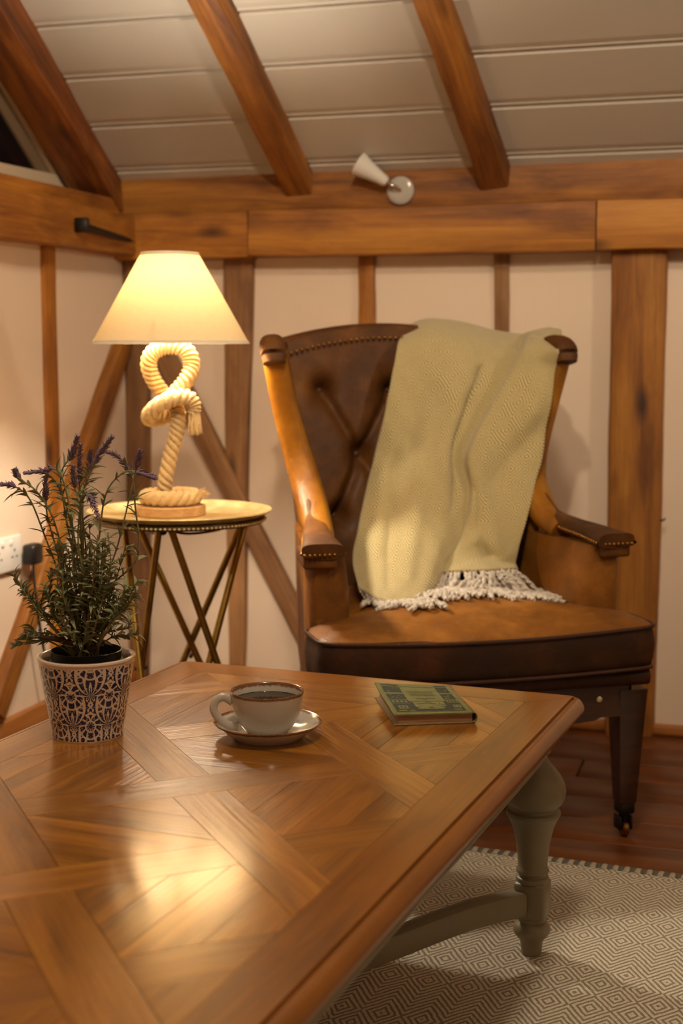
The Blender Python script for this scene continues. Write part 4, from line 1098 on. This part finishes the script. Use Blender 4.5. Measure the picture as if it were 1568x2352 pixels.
t = NT('shade_trim'); tcol = t.mix(t.noise(t.coord(), 40, 2), srgb(226, 212, 188), srgb(244, 234, 214))
tr = t.n('ShaderNodeBsdfTranslucent'); t.put(tr.inputs['Color'], tcol); df = t.n('ShaderNodeBsdfDiffuse'); t.put(df.inputs['Color'], tcol)
ms = t.n('ShaderNodeMixShader'); ms.inputs[0].default_value = 0.72
t.t.links.new(tr.outputs[0], ms.inputs[1]); t.t.links.new(df.outputs[0], ms.inputs[2]); t.t.links.new(ms.outputs[0], t.t.nodes['Material Output'].inputs['Surface'])
M_TRIM = t.m
for f_, w_ in ((0.0, 0.006), (1.0, 0.006)):
    r_, z_ = cone_pt(f_); k = 1 if f_ == 0 else -1
    obj('shade_trim', lathe_me([(r_ + 0.0012, z_ - 0.0008 * k), (r_ - 0.0055 * w_ / .01 * k + 0.0008, z_ + w_ * k), (r_ - 0.0055 * w_ / .01 * k - 0.0012, z_ + w_ * k), (r_ - 0.0012, z_ - 0.0008 * k), (r_ + 0.0012, z_ - 0.0008 * k)], 96, 'shade_trim', 80, close=False), M_TRIM, sh)
for k in range(3):
    a = k * 2 * PI / 3 + 0.4
    obj('shade_spoke', sweep_me([Vector((0.010 * math.cos(a), 0.010 * math.sin(a), z_sb + 0.04)), Vector(((RS0 - 0.03) * math.cos(a), (RS0 - 0.03) * math.sin(a), z_sb + 0.045))], 0.0018, 6, name='shade_spoke'), M_BRASSLEG, sh)
LAMP_POWER = 820.0
t = NT('bulb_glow'); M_BULB = t.set(color=(0.02, 0.02, 0.02), em=(1.0, 0.89, 0.70), ems=LAMP_POWER)
obj('bulb', lathe_me([(0, 0.0), (0.012, 0.002), (0.014, 0.018), (0.022, 0.034), (0.029, 0.052), (0.027, 0.068), (0.016, 0.080), (0, 0.083)], 32, 'bulb', 80), M_BULB, lamp, loc=(sx_, sy_, z_sb + 0.066))

# ================================================================== CUP AND SAUCER
t = NT('stoneware_glaze'); co = t.coord(); zz = t.sep(co)[2]
spk = t.noise(co, 900, 2); edge = t.noise(co, 160, 3)
body = t.mix(1.0, srgb(188, 180, 168), t.ramp(spk, [(0.28, 0.80), (0.42, 1.0)]), 'MULTIPLY')
att = t.n('ShaderNodeAttribute'); att.attribute_name = 'rim'
rimf = t.math('MULTIPLY_ADD', t.math('SUBTRACT', edge, 0.5), 0.35, att.outputs['Fac'])
brown = t.mix(t.ramp(spk, [(0.35, 1.0), (0.6, 0.0)]), srgb(136, 88, 48), srgb(66, 38, 22))
M_GLAZE = t.set(color=t.mix(t.ramp(rimf, [(0.42, 0.0), (0.62, 1.0)]), body, brown), rough=0.14, spec=0.6, coat=0.4, coat_rough=0.06)
def rim_attr(me, fn):
    at = me.attributes.new('rim', 'FLOAT', 'POINT')
    for i, v in enumerate(me.vertices): at.data[i].value = fn(v.co)
sc = at_z(615, 1659, TT + 0.022)
saucer = empty('saucer', (sc.x, sc.y, TT)); tag(saucer, 'pale stoneware saucer with a brown rim under the coffee cup', 'saucer')
sp0 = [(0, 0.0012), (0.044, 0.0012), (0.047, 0.0), (0.052, 0.0), (0.054, 0.003), (0.064, 0.010), (0.074, 0.0175), (0.0800, 0.0225), (0.0812, 0.0240), (0.0806, 0.0253), (0.0790, 0.0250), (0.070, 0.0180), (0.060, 0.0115), (0.050, 0.0078), (0.040, 0.0070), (0.034, 0.0062), (0.0, 0.0060)]
me = lathe_me(sp0, 96, 'saucer_dish', 60); rim_attr(me, lambda c: max(0, min(1, 0.5 + (math.hypot(c.x, c.y) - 0.0775) / 0.006)))
obj('dish', me, M_GLAZE, saucer)
cb = at_z(615, 1668, TT + 0.008)
cup = empty('coffee_cup', (sc.x - 0.001, sc.y, TT + 0.0062)); tag(cup, 'pale stoneware cup of black coffee with a brown rim', 'cup')
CR, CH = 0.0548, 0.0640
cp0 = [(0, 0.004), (0.026, 0.004), (0.027, 0.0), (0.030, 0.0), (0.0315, 0.003), (0.036, 0.008), (0.0435, 0.018), (0.0490, 0.030), (0.0522, 0.043), (0.0540, 0.055), (CR, CH - 0.002), (CR + 0.0002, CH - 0.0005), (CR - 0.0006, CH + 0.0008), (CR - 0.002, CH + 0.0006), (CR - 0.0034, CH - 0.002), (0.0500, 0.050), (0.047, 0.034), (0.041, 0.021), (0.03, 0.010), (0.0, 0.008)]
me = lathe_me(cp0, 96, 'cup_body', 60); rim_attr(me, lambda c: max(0, min(1, 0.5 + (c.z - (CH - 0.003)) / 0.005)))
obj('cup_body', me, M_GLAZE, cup)
hd = Vector((-0.98, -0.22, 0))
hp0 = catmull([hd * 0.051 + Z * 0.050, hd * 0.064 + Z * 0.0575, hd * 0.076 + Z * 0.0530, hd * 0.0795 + Z * 0.040, hd * 0.072 + Z * 0.026, hd * 0.058 + Z * 0.015, hd * 0.044 + Z * 0.0125], 40)
me = sweep_me(hp0, [1.15, 1.0, 0.95, 0.95, 1.0, 1.2], 16, superell(0.0062, 0.0040, 0.85), up=(hd.y, -hd.x, 0), name='handle', ang=80)
rim_attr(me, lambda c: 0.0); obj('handle', me, M_GLAZE, cup)
t = NT('black_coffee'); M_COFFEE = t.set(color=t.mix(t.noise(t.coord(), 40, 2), srgb(22, 12, 8), srgb(34, 18, 10)), rough=0.03, spec=0.5)
obj('coffee', lathe_me([(0, 0.0505), (0.0495, 0.0505), (0.0499, 0.0510), (0.0495, 0.0490), (0, 0.0490)], 64, 'coffee', 30), M_COFFEE, cup)

# ================================================================== BOOK
BT = 0.019
b_n0 = at_z(905, 1668, TT); b_n1 = at_z(1091, 1661, TT); b_far = at_z(842, 1602, TT)
bx_ = (b_n1 - b_n0); BWD = bx_.length; bx_.normalize(); by_ = Vector((-bx_.y, bx_.x, 0))
BLN = abs((b_far - b_n0).dot(by_)) ; shear = 0
BLN = 0.178
book = empty('book', (b_n0.x, b_n0.y, TT), math.atan2(bx_.y, bx_.x)); tag(book, 'worn green hardback book with old printed cover lying on the table', 'book')
M_CLOTHG = plain('faded_green_cover', srgb(118, 118, 66), 0.8, nscale=60, namt=0.25, bump=0.2, bscale=500)
M_INK = plain('dark_green_ink', srgb(48, 54, 36), 0.8, nscale=200, namt=0.35)
M_INKMID = plain('mid_green_ink', srgb(78, 82, 48), 0.8, nscale=200, namt=0.35)
M_BOARDEDGE = plain('worn_board_edge', srgb(132, 112, 74), 0.9, nscale=80, namt=0.35)
t = NT('aged_pages'); co = t.coord(); ln = t.noise(t.mapping(co, scale=(6, 6, 1500)), 1.0, 2)
t.bump(ln, 0.5, 0.002)
M_PAGES = t.set(color=t.mix(t.ramp(ln, [(0.35, 0.0), (0.65, 1.0)]), srgb(136, 98, 68), srgb(186, 146, 108)), rough=0.9)
# lower board, page block, upper board gaping at the fore edge (left), spine on the right
obj('back_cover', box_me(BWD, BLN, 0.0022, 0.0006, 1, 'back_cover', (BWD / 2, BLN / 2, 0.0011)), M_BOARDEDGE, book)
px0 = 0.006
vs = [(px0, 0.003, 0.0022), (BWD - 0.004, 0.003, 0.0022), (BWD - 0.004, BLN - 0.003, 0.0022), (px0, BLN - 0.003, 0.0022), (px0 + 0.002, 0.003, BT - 0.0035), (BWD - 0.004, 0.003, BT - 0.0025), (BWD - 0.004, BLN - 0.003, BT - 0.0025), (px0 + 0.002, BLN - 0.003, BT - 0.001)]
obj('page_block', fixn(mesh('page_block', vs, [(3, 2, 1, 0), (4, 5, 6, 7), (0, 1, 5, 4), (1, 2, 6, 5), (2, 3, 7, 6), (3, 0, 4, 7)])), M_PAGES, book)
NXc, NYc = 14, 14
def cov(fx, fy):
    """upper cover: lifts towards the far fore edge"""
    lift = 0.0075 * (1 - fx) ** 1.5 * (0.15 + fy ** 1.3) + 0.0006 * math.sin(fy * 7)
    return Vector((-0.001 + fx * (BWD - 0.003), -0.001 + fy * (BLN + 0.002), BT - 0.0015 + lift))
vs = [cov(i / NXc, j / NYc) for j in range(NYc + 1) for i in range(NXc + 1)]; nb = len(vs); vs += [v - Vector((0, 0, 0.0022)) for v in vs]
fs = []
for j in range(NYc):
    for i in range(NXc):
        q = j * (NXc + 1) + i; fs.append((q, q + 1, q + NXc + 2, q + NXc + 1)); fs.append((nb + q, nb + q + NXc + 1, nb + q + NXc + 2, nb + q + 1))
edge_i = [i for i in range(NXc + 1)] + [(j + 1) * (NXc + 1) - 1 for j in range(1, NYc + 1)] + [NYc * (NXc + 1) + i for i in range(NXc - 1, -1, -1)] + [j * (NXc + 1) for j in range(NYc - 1, 0, -1)]
for a_, b_ in zip(edge_i, edge_i[1:] + edge_i[:1]): fs.append((a_, b_, b_ + nb, a_ + nb))
fc = obj('front_cover', smooth_angle(fixn(mesh('front_cover', vs, fs)), 40), M_CLOTHG, book)
sp_path = [Vector((BWD - 0.004, 0, 0.001)), Vector((BWD + 0.001, 0, 0.003)), Vector((BWD + 0.0035, 0, BT * 0.5)), Vector((BWD + 0.001, 0, BT - 0.003)), Vector((BWD - 0.005, 0, BT - 0.0008))]
sp_path = catmull(sp_path, 14); vs = [p + Vector((0, -0.0012, 0)) for p in sp_path] + [p + Vector((0, BLN + 0.001, 0)) for p in sp_path]; k = len(sp_path)
me = fixn(mesh('spine', vs, [(i, i + 1, i + 1 + k, i + k) for i in range(k - 1)], True)); so = obj('spine', me, M_BOARDEDGE, book); so.modifiers.new('t', 'SOLIDIFY').thickness = 0.0014
# printed front: a palace facade framing a title panel, flat ink on the cloth
def ink(rects, mat, name, lift=0.00022):
    vs, fs = [], []
    for (x0, y0, x1, y1) in rects:
        nxs = max(1, int(abs(x1 - x0) * 14)); nys = max(1, int(abs(y1 - y0) * 14)); b0 = len(vs)
        for j in range(nys + 1):
            for i in range(nxs + 1):
                p = cov(x0 + (x1 - x0) * i / nxs, y0 + (y1 - y0) * j / nys); vs.append(p + Vector((0, 0, lift)))
        for j in range(nys):
            for i in range(nxs):
                q = b0 + j * (nxs + 1) + i; fs.append((q, q + 1, q + nxs + 2, q + nxs + 1))
    o = obj(name, mesh(name, vs, fs), mat, fc); o['kind'] = 'stuff'; return o
dark = [(0.05, 0.06, 0.95, 0.22), (0.05, 0.22, 0.30, 0.96), (0.78, 0.22, 0.95, 0.96), (0.30, 0.22, 0.34, 0.40), (0.74, 0.22, 0.78, 0.40)]
ink(dark, M_INK, 'printed_ink')
r_ = random.Random(5)
lite = [(0.10, 0.09, 0.20, 0.12), (0.24, 0.09, 0.30, 0.115), (0.80, 0.09, 0.90, 0.12), (0.40, 0.13, 0.66, 0.215), (0.36, 0.145, 0.40, 0.20), (0.66, 0.145, 0.70, 0.20), (0.12, 0.16, 0.24, 0.26), (0.82, 0.16, 0.92, 0.26), (0.06, 0.33, 0.30, 0.345), (0.78, 0.33, 0.94, 0.345), (0.06, 0.45, 0.30, 0.47), (0.78, 0.45, 0.94, 0.47), (0.06, 0.66, 0.30, 0.70), (0.78, 0.66, 0.94, 0.70), (0.06, 0.90, 0.94, 0.915), (0.05, 0.055, 0.95, 0.065), (0.05, 0.06, 0.062, 0.96), (0.938, 0.06, 0.95, 0.96)]
for k in range(4): lite += [(0.08 + k * 0.055, 0.37, 0.115 + k * 0.055, 0.43), (0.79 + k * 0.04, 0.37, 0.815 + k * 0.04, 0.43)]
for k in range(26): 
    x_ = r_.uniform(0.07, 0.26) if k % 2 else r_.uniform(0.79, 0.90); y_ = r_.choice([r_.uniform(.49, .63), r_.uniform(.72, .88)]); lite.append((x_, y_, x_ + r_.uniform(.012, .035), y_ + r_.uniform(.008, .02)))
ink(lite, M_CLOTHG, 'printed_ornament', 0.0004)
mid = [(0.42, 0.155, 0.64, 0.165), (0.50, 0.165, 0.56, 0.205), (0.14, 0.18, 0.17, 0.25), (0.19, 0.18, 0.22, 0.25), (0.84, 0.18, 0.86, 0.25), (0.88, 0.18, 0.90, 0.25)]
for k, y_ in enumerate((0.76, 0.72, 0.68, 0.64, 0.60)): mid.append((0.36 + .01 * (k % 2), y_, 0.72 - 0.015 * (k % 3), y_ + 0.007))
# lines of small capitals, too faded to read
for y_, x0_, x1_ in ((0.50, 0.42, 0.66), (0.45, 0.50, 0.56), (0.40, 0.36, 0.72), (0.36, 0.48, 0.58), (0.31, 0.38, 0.70), (0.26, 0.56, 0.74)):
    x_ = x0_
    while x_ < x1_:
        w_ = r_.uniform(.010, .020)
        if r_.random() > 0.15: mid.append((x_, y_, x_ + w_ * 0.62, y_ + 0.017))
        x_ += w_
ink(mid, M_INKMID, 'printed_lettering', 0.0004)

# ================================================================== PLANTER AND LAVENDER
pc0 = at_z(202, 1687, TT); PD = pc0.y
PH, PR0, PR1 = 0.1225, 0.0525, 0.0720
pot = empty('ceramic_planter', (pc0.x, pc0.y, TT)); tag(pot, 'white ceramic planter printed with blue damask medallions', 'planter')
pp_ = [(0, 0.002), (0.045, 0.002), (0.047, 0.0), (PR0 - 0.001, 0.0), (PR0 + 0.001, 0.004)]
pp_ += [(PR0 + (PR1 - PR0) * f - 0.0002, 0.004 + (PH - 0.008) * f) for f in np.linspace(0.04, 1, 12)]
pp_ += [(PR1 + 0.0008, PH - 0.0035), (PR1 + 0.0006, PH - 0.001), (PR1 - 0.001, PH), (PR1 - 0.0045, PH), (PR1 - 0.0065, PH - 0.002), (PR1 - 0.008, PH - 0.012), (PR0 - 0.004, 0.012), (0, 0.010)]
pm = lathe_me(pp_, 96, 'pot_body', 50)
t = NT('damask_glaze'); co = t.coord(); s3 = t.sep(co)
ang = t.math('ARCTAN2', s3[1], s3[0]); NC = 7.0
un = t.math('MULTIPLY', t.math('DIVIDE', t.math('ADD', ang, 0.42), 2 * PI), NC)        # cells round the pot
vn = t.math('DIVIDE', t.math('SUBTRACT', s3[2], 0.0155), 0.0925)                        # two rows per unit
def cell(shift):
    fu = t.math('SUBTRACT', t.math('FRACT', t.math('ADD', un, 0.5 + shift)), 0.5)
    fv = t.math('SUBTRACT', t.math('FRACT', t.math('ADD', vn, 0.5 + shift)), 0.5)
    return fu, fv
def motif(shift):
    fu, fv = cell(shift)
    au = t.math('ABSOLUTE', fu)
    # ogee outline, pointed at both ends, widest a little below the middle
    e_ = t.math('MINIMUM', t.math('DIVIDE', t.math('ABSOLUTE', t.math('ADD', fv, 0.04)), 0.46), 1.0)
    hw = t.math('MULTIPLY', t.math('SUBTRACT', 1.0, t.math('POWER', e_, 1.45)), 0.45)
    hw = t.math('ADD', hw, t.math('MULTIPLY', t.math('SINE', t.math('MULTIPLY', fv, 80.0)), 0.020))
    inside = t.math('LESS_THAN', au, hw)
    def polar(cx_, cy_):
        dx = au if cx_ == 0 else t.math('SUBTRACT', au, cx_); dy = t.math('MULTIPLY', t.math('SUBTRACT', fv, cy_), 1.55)
        return t.math('ARCTAN2', dx, dy), t.math('SQRT', t.math('ADD', t.math('MULTIPLY', dx, dx), t.math('MULTIPLY', dy, dy)))
    def gt(x, c): return t.math('GREATER_THAN', x, c)
    def lt(x, c): return t.math('LESS_THAN', x, c)
    # leaves curling up from the foot of the motif
    th, r_ = polar(0, -0.36)
    leaves = gt(t.math('SINE', t.math('ADD', t.math('MULTIPLY', th, 13.0), t.math('MULTIPLY', r_, 16.0))), -0.5)
    # flower head: petals round a bud
    th2, r2_ = polar(0, 0.12)
    petals = gt(t.math('SINE', t.math('ADD', t.math('MULTIPLY', th2, 10.0), t.math('MULTIPLY', r2_, -14.0))), -0.6)
    ringw = gt(t.math('ABSOLUTE', t.math('SUBTRACT', r2_, 0.14)), 0.020)
    head = lt(r2_, 0.33)
    headedge = gt(t.math('ABSOLUTE', t.math('SUBTRACT', r2_, 0.33)), 0.020)
    bud = lt(r2_, 0.05)
    # small rosettes at the sides
    th3, r3_ = polar(0.24, -0.10)
    ros = lt(r3_, 0.062); rosw = t.math('MULTIPLY', lt(r3_, 0.088), gt(r3_, 0.062))
    f_ = t.math('ADD', t.math('MULTIPLY', head, t.math('MULTIPLY', petals, ringw)), t.math('MULTIPLY', t.math('SUBTRACT', 1.0, head), leaves))
    f_ = t.math('MULTIPLY', f_, headedge)
    f_ = t.math('MAXIMUM', t.math('MULTIPLY', f_, t.math('SUBTRACT', 1.0, rosw)), t.math('MAXIMUM', ros, bud))
    nz = t.noise(t.comb(au, t.math('MULTIPLY', fv, 1.55), shift * 3.0), 17.0, 1.5, 0.5, 1.0)
    f_ = t.math('MULTIPLY', f_, gt(nz, 0.36))
    return t.math('MULTIPLY', inside, f_)
ink_ = t.math('MAXIMUM', motif(0.0), motif(0.5))
band = t.math('MULTIPLY', t.math('LESS_THAN', s3[2], PH - 0.009), t.math('GREATER_THAN', s3[2], 0.003))
rr_ = t.math('SQRT', t.math('ADD', t.math('MULTIPLY', s3[0], s3[0]), t.math('MULTIPLY', s3[1], s3[1])))
outer = t.math('GREATER_THAN', rr_, t.math('MULTIPLY_ADD', s3[2], (PR1 - PR0) / PH, PR0 - 0.003))
msk = t.math('MULTIPLY', t.math('MULTIPLY', ink_, band), outer)
crk = t.t.nodes.new('ShaderNodeTexVoronoi'); crk.feature = 'DISTANCE_TO_EDGE'; t.put(crk.inputs['Vector'], co); crk.inputs['Scale'].default_value = 150
wht = t.mix(t.ramp(crk.outputs['Distance'], [(0.0, 0.35), (0.03, 0.0)]), srgb(216, 196, 176), srgb(150, 122, 96))
wht = t.mix(t.math('MULTIPLY', t.noise(co, 22, 3), 0.4), wht, srgb(196, 168, 140))
M_DAMASK = t.set(color=t.mix(msk, wht, srgb(26, 34, 66)), rough=0.16, spec=0.5, coat=0.3, coat_rough=0.08)
obj('pot_body', pm, M_DAMASK, pot)

plant = empty('lavender_plant', (pc0.x, pc0.y, TT + 0.012)); tag(plant, 'lavender with small purple flower spikes in a black nursery pot', 'plant')
obj('nursery_pot', lathe_me([(0, 0.0), (0.040, 0.0), (0.0505, 0.098), (0.0535, 0.099), (0.0535, 0.1035), (0.0515, 0.1045), (0.0520, 0.116), (0.0528, 0.1175), (0.0512, 0.1180), (0.0495, 0.104), (0.0485, 0.098), (0, 0.097)], 56, 'nursery_pot', 40), M_BLACKPL, plant)
t = NT('potting_soil'); sn = t.noise(t.coord(), 140, 4); t.bump(sn, 1.0, 0.01)
M_SOIL = t.set(color=t.mix(sn, srgb(34, 22, 14), srgb(92, 62, 40)), rough=1.0)
vs, fs = [(0, 0, 0.101)], []
for i in range(1, 9):
    for k in range(28):
        a = 2 * PI * k / 28; r_ = 0.0488 * i / 8; vs.append((r_ * math.cos(a), r_ * math.sin(a), 0.1005 + 0.004 * noise.noise(Vector((r_ * math.cos(a) * 90, r_ * math.sin(a) * 90, 2)))))
for k in range(28): fs.append((0, 1 + k, 1 + (k + 1) % 28))
for i in range(7):
    for k in range(28): a_, b_ = 1 + i * 28 + k, 1 + i * 28 + (k + 1) % 28; fs.append((a_, a_ + 28, b_ + 28, b_))
obj('soil', mesh('soil', vs, fs, True), M_SOIL, plant)

t = NT('lavender_leaf'); ln_ = t.noise(t.coord(), 60, 3)
M_LEAF = t.set(color=t.mix(ln_, srgb(112, 116, 78), srgb(156, 158, 116)), rough=0.75, spec=0.25, sheen=0.2)
M_STEM = plain('lavender_stem', srgb(128, 122, 80), 0.8, nscale=60, namt=0.3)
M_TWIG = plain('woody_twig', srgb(66, 46, 34), 0.9, nscale=80, namt=0.4, bump=0.5, bscale=120)
M_FLOWER = NT('lavender_flower'); fl = M_FLOWER; fn_ = fl.noise(fl.coord(), 200, 2)
M_FLOWER = fl.set(color=fl.mix(fn_, srgb(104, 82, 112), srgb(158, 132, 160)), rough=0.85, sheen=0.3)
rl = random.Random(21)
SOILZ = 0.101
def ppx(px, py, dy=0.0): return at_d(px, py, PD + dy) - plant.location
def leaf_geo(vs, fs, p, d, n_, L, w, curl):
    """narrow folded leaf: base p, direction d, face normal n_"""
    d = d.normalized(); n_ = (n_ - d * n_.dot(d)); n_ = n_.normalized() if n_.length > 1e-4 else Vector((1, 0, 0)).cross(d).normalized()
    sd_ = d.cross(n_); b0 = len(vs); K = 5
    for k in range(K + 1):
        f = k / K; ww = w * (math.sin(PI * (0.10 + 0.9 * f)) ** 0.8 if f < 1 else 0.02)
        c = p + d * (L * f) - n_ * (curl * L * f * f)
        vs += [c - sd_ * ww * .5 + n_ * ww * 0.28, c, c + sd_ * ww * .5 + n_ * ww * 0.28]
    for k in range(K):
        q = b0 + 3 * k; fs += [(q, q + 1, q + 4, q + 3), (q + 1, q + 2, q + 5, q + 4)]
def shoot(ctrl, leaf_from, leaf_to, nleaf, L0, L1, r0=0.0017, flower=None, fl_len=0.035, side=2, mat=None):
    path = catmull(ctrl, 40)
    st_ = obj('stem', sweep_me(path, [r0, r0 * .8, r0 * .6], 6, name='stem'), mat or M_STEM, plant)
    vs, fs = [], []
    for k in range(nleaf):
        f = leaf_from + (leaf_to - leaf_from) * (k + rl.random() * .6) / max(1, nleaf); i_ = min(38, int(f * 39)); p = path[i_]; tg = (path[i_ + 1] - path[i_]).normalized()
        for s_ in range(side):
            a = rl.uniform(0, 2 * PI) + s_ * PI; o_ = Vector((math.cos(a), math.sin(a), 0)); o_ = (o_ - tg * o_.dot(tg)).normalized()
            op = rl.uniform(0.45, 1.0)
            leaf_geo(vs, fs, p, tg * (1 - op * .45) + o_ * op, tg * 0.8 - o_ * .4, rl.uniform(L0, L1), rl.uniform(.0042, .0064), rl.uniform(.05, .65))
    if vs:
        lo = obj('leaves', mesh('leaves', vs, fs, True), M_LEAF, st_); lo['kind'] = 'stuff'
    if flower:
        vs, fs = [], []
        n0 = max(0, int(39 * (1 - flower)))
        m_ = int(13 * fl_len / 0.035)
        for k in range(m_):
            f = k / m_; x = n0 + (39 - n0) * f; i_ = min(38, int(x)); p = path[i_].lerp(path[i_ + 1], x - i_); tg = (path[i_ + 1] - path[i_]).normalized()
            for s_ in range(4):
                a = s_ * PI / 2 + k * 0.9 + rl.uniform(-.3, .3); o_ = Vector((math.cos(a), math.sin(a), .2 * math.sin(a * 3))); o_ = (o_ - tg * o_.dot(tg)).normalized()
                leaf_geo(vs, fs, p + o_ * 0.0006, tg * rl.uniform(.5, 1.2) + o_, tg, rl.uniform(.0085, .0135) * (1.1 - .55 * f), rl.uniform(.0034, .0050), -0.25)
        fo = obj('flower_spike', mesh('flower_spike', vs, fs, True), M_FLOWER, st_); fo['kind'] = 'stuff'
    return st_
B0 = Vector((0, 0, SOILZ))
def base_pt(dx=0, dy=0): return B0 + Vector((dx, dy, 0))
# flowering stems traced from the photograph, each at its own depth in the clump
FL = [
 ([(160, 1380), (110, 1250), (70, 1150), (35, 1118), (4, 1112)], 0.02, .16), ([(165, 1360), (125, 1200), (85, 1130), (50, 1104), (34, 1080)], -0.03, .14),
 ([(175, 1370), (165, 1220), (140, 1130), (105, 1086), (58, 1086)], 0.00, .20), ([(150, 1330), (112, 1200), (106, 1150), (104, 1098)], 0.03, .20),
 ([(185, 1360), (150, 1180), (140, 1090), (165, 1045), (178, 1002)], -0.02, .22), ([(190, 1370), (185, 1180), (182, 1090), (184, 1020)], 0.04, .24),
 ([(200, 1370), (185, 1200), (190, 1130), (225, 1050), (258, 1003)], -0.03, .20), ([(205, 1370), (190, 1190), (172, 1120), (168, 1072)], 0.02, .20),
 ([(215, 1380), (228, 1230), (245, 1130), (285, 1085), (318, 1086), (358, 1098)], 0.00, .16), ([(225, 1370), (268, 1260), (300, 1130), (322, 1036)], -0.035, .10),
 ([(240, 1360), (315, 1280), (310, 1160), (303, 1095), (270, 1048), (232, 1036)], 0.03, .26), ([(205, 1380), (180, 1250), (188, 1150), (205, 1140), (226, 1186)], -0.05, .22),
 ([(190, 1380), (170, 1230), (150, 1120), (130, 1080), (108, 1078)], -0.04, .12), ([(195, 1370), (190, 1150), (205, 1080), (208, 1035)], 0.05, .2)]
for pts, dy, ff in FL:
    c_ = [base_pt(rl.uniform(-.012, .012), rl.uniform(-.012, .012)), ppx(pts[0][0] * .5 + 101, 1435, dy * .5)] + [ppx(x, y, dy * (0.6 + 0.4 * k / len(pts))) for k, (x, y) in enumerate(pts)]
    shoot(c_, 0.26, 0.82, 12, .016, .032, flower=ff, fl_len=0.035)
# leafy shoots filling the clump
for k in range(36):
    xt = rl.gauss(190, 68); xt = max(35, min(325, xt)); h_ = rl.uniform(0, 1)
    yt = 1170 + 230 * (abs(xt - 190) / 150) ** 1.4 + rl.uniform(-10, 130)
    dy = rl.uniform(-.05, .05)
    mid_ = (190 + (xt - 190) * rl.uniform(.75, 1.1), yt + (1470 - yt) * .42)
    c_ = [base_pt(rl.uniform(-.016, .016), rl.uniform(-.014, .014)), ppx(190 + (xt - 190) * .5, yt + (1470 - yt) * .72, dy * .6), ppx(*mid_, dy), ppx(xt, yt, dy)]
    shoot(c_, 0.34, 1.0, rl.randint(9, 13), .014, .030, r0=.0014)
for (x, y) in ((28, 1318), (50, 1345), (58, 1350), (318, 1330), (312, 1362), (300, 1350), (245, 1400), (100, 1350), (290, 1250), (255, 1300)):
    dy = rl.uniform(-.05, .02)
    c_ = [base_pt(rl.uniform(-.01, .01), 0), ppx(190 + (x - 190) * .45, y + (1480 - y) * .75, dy), ppx(190 + (x - 190) * .8, y + (1480 - y) * .30, dy), ppx(x, y, dy)]
    shoot(c_, 0.40, 1.0, 14, .012, .022, r0=.0014)
for k in range(22):                # short leafy shoots round the foot of the clump
    x = rl.uniform(110, 275); y = rl.uniform(1335, 1440); dy = rl.uniform(-.04, .03)
    c_ = [base_pt(rl.uniform(-.02, .02), rl.uniform(-.02, .01)), ppx(190 + (x - 190) * .6, y + (1490 - y) * .55, dy), ppx(x, y, dy)]
    shoot(c_, 0.25, 1.0, 8, .011, .021, r0=.0012)
# short woody stubs
for pts, dy in (([(190, 1490), (165, 1478), (128, 1468), (92, 1463)], -.02), ([(200, 1492), (222, 1485), (238, 1475)], -.02)):
    obj('twig', sweep_me(catmull([ppx(x, y, dy) for x, y in pts], 14), [0.0045, 0.0042, 0.0036], 8, name='twig'), M_TWIG, plant)
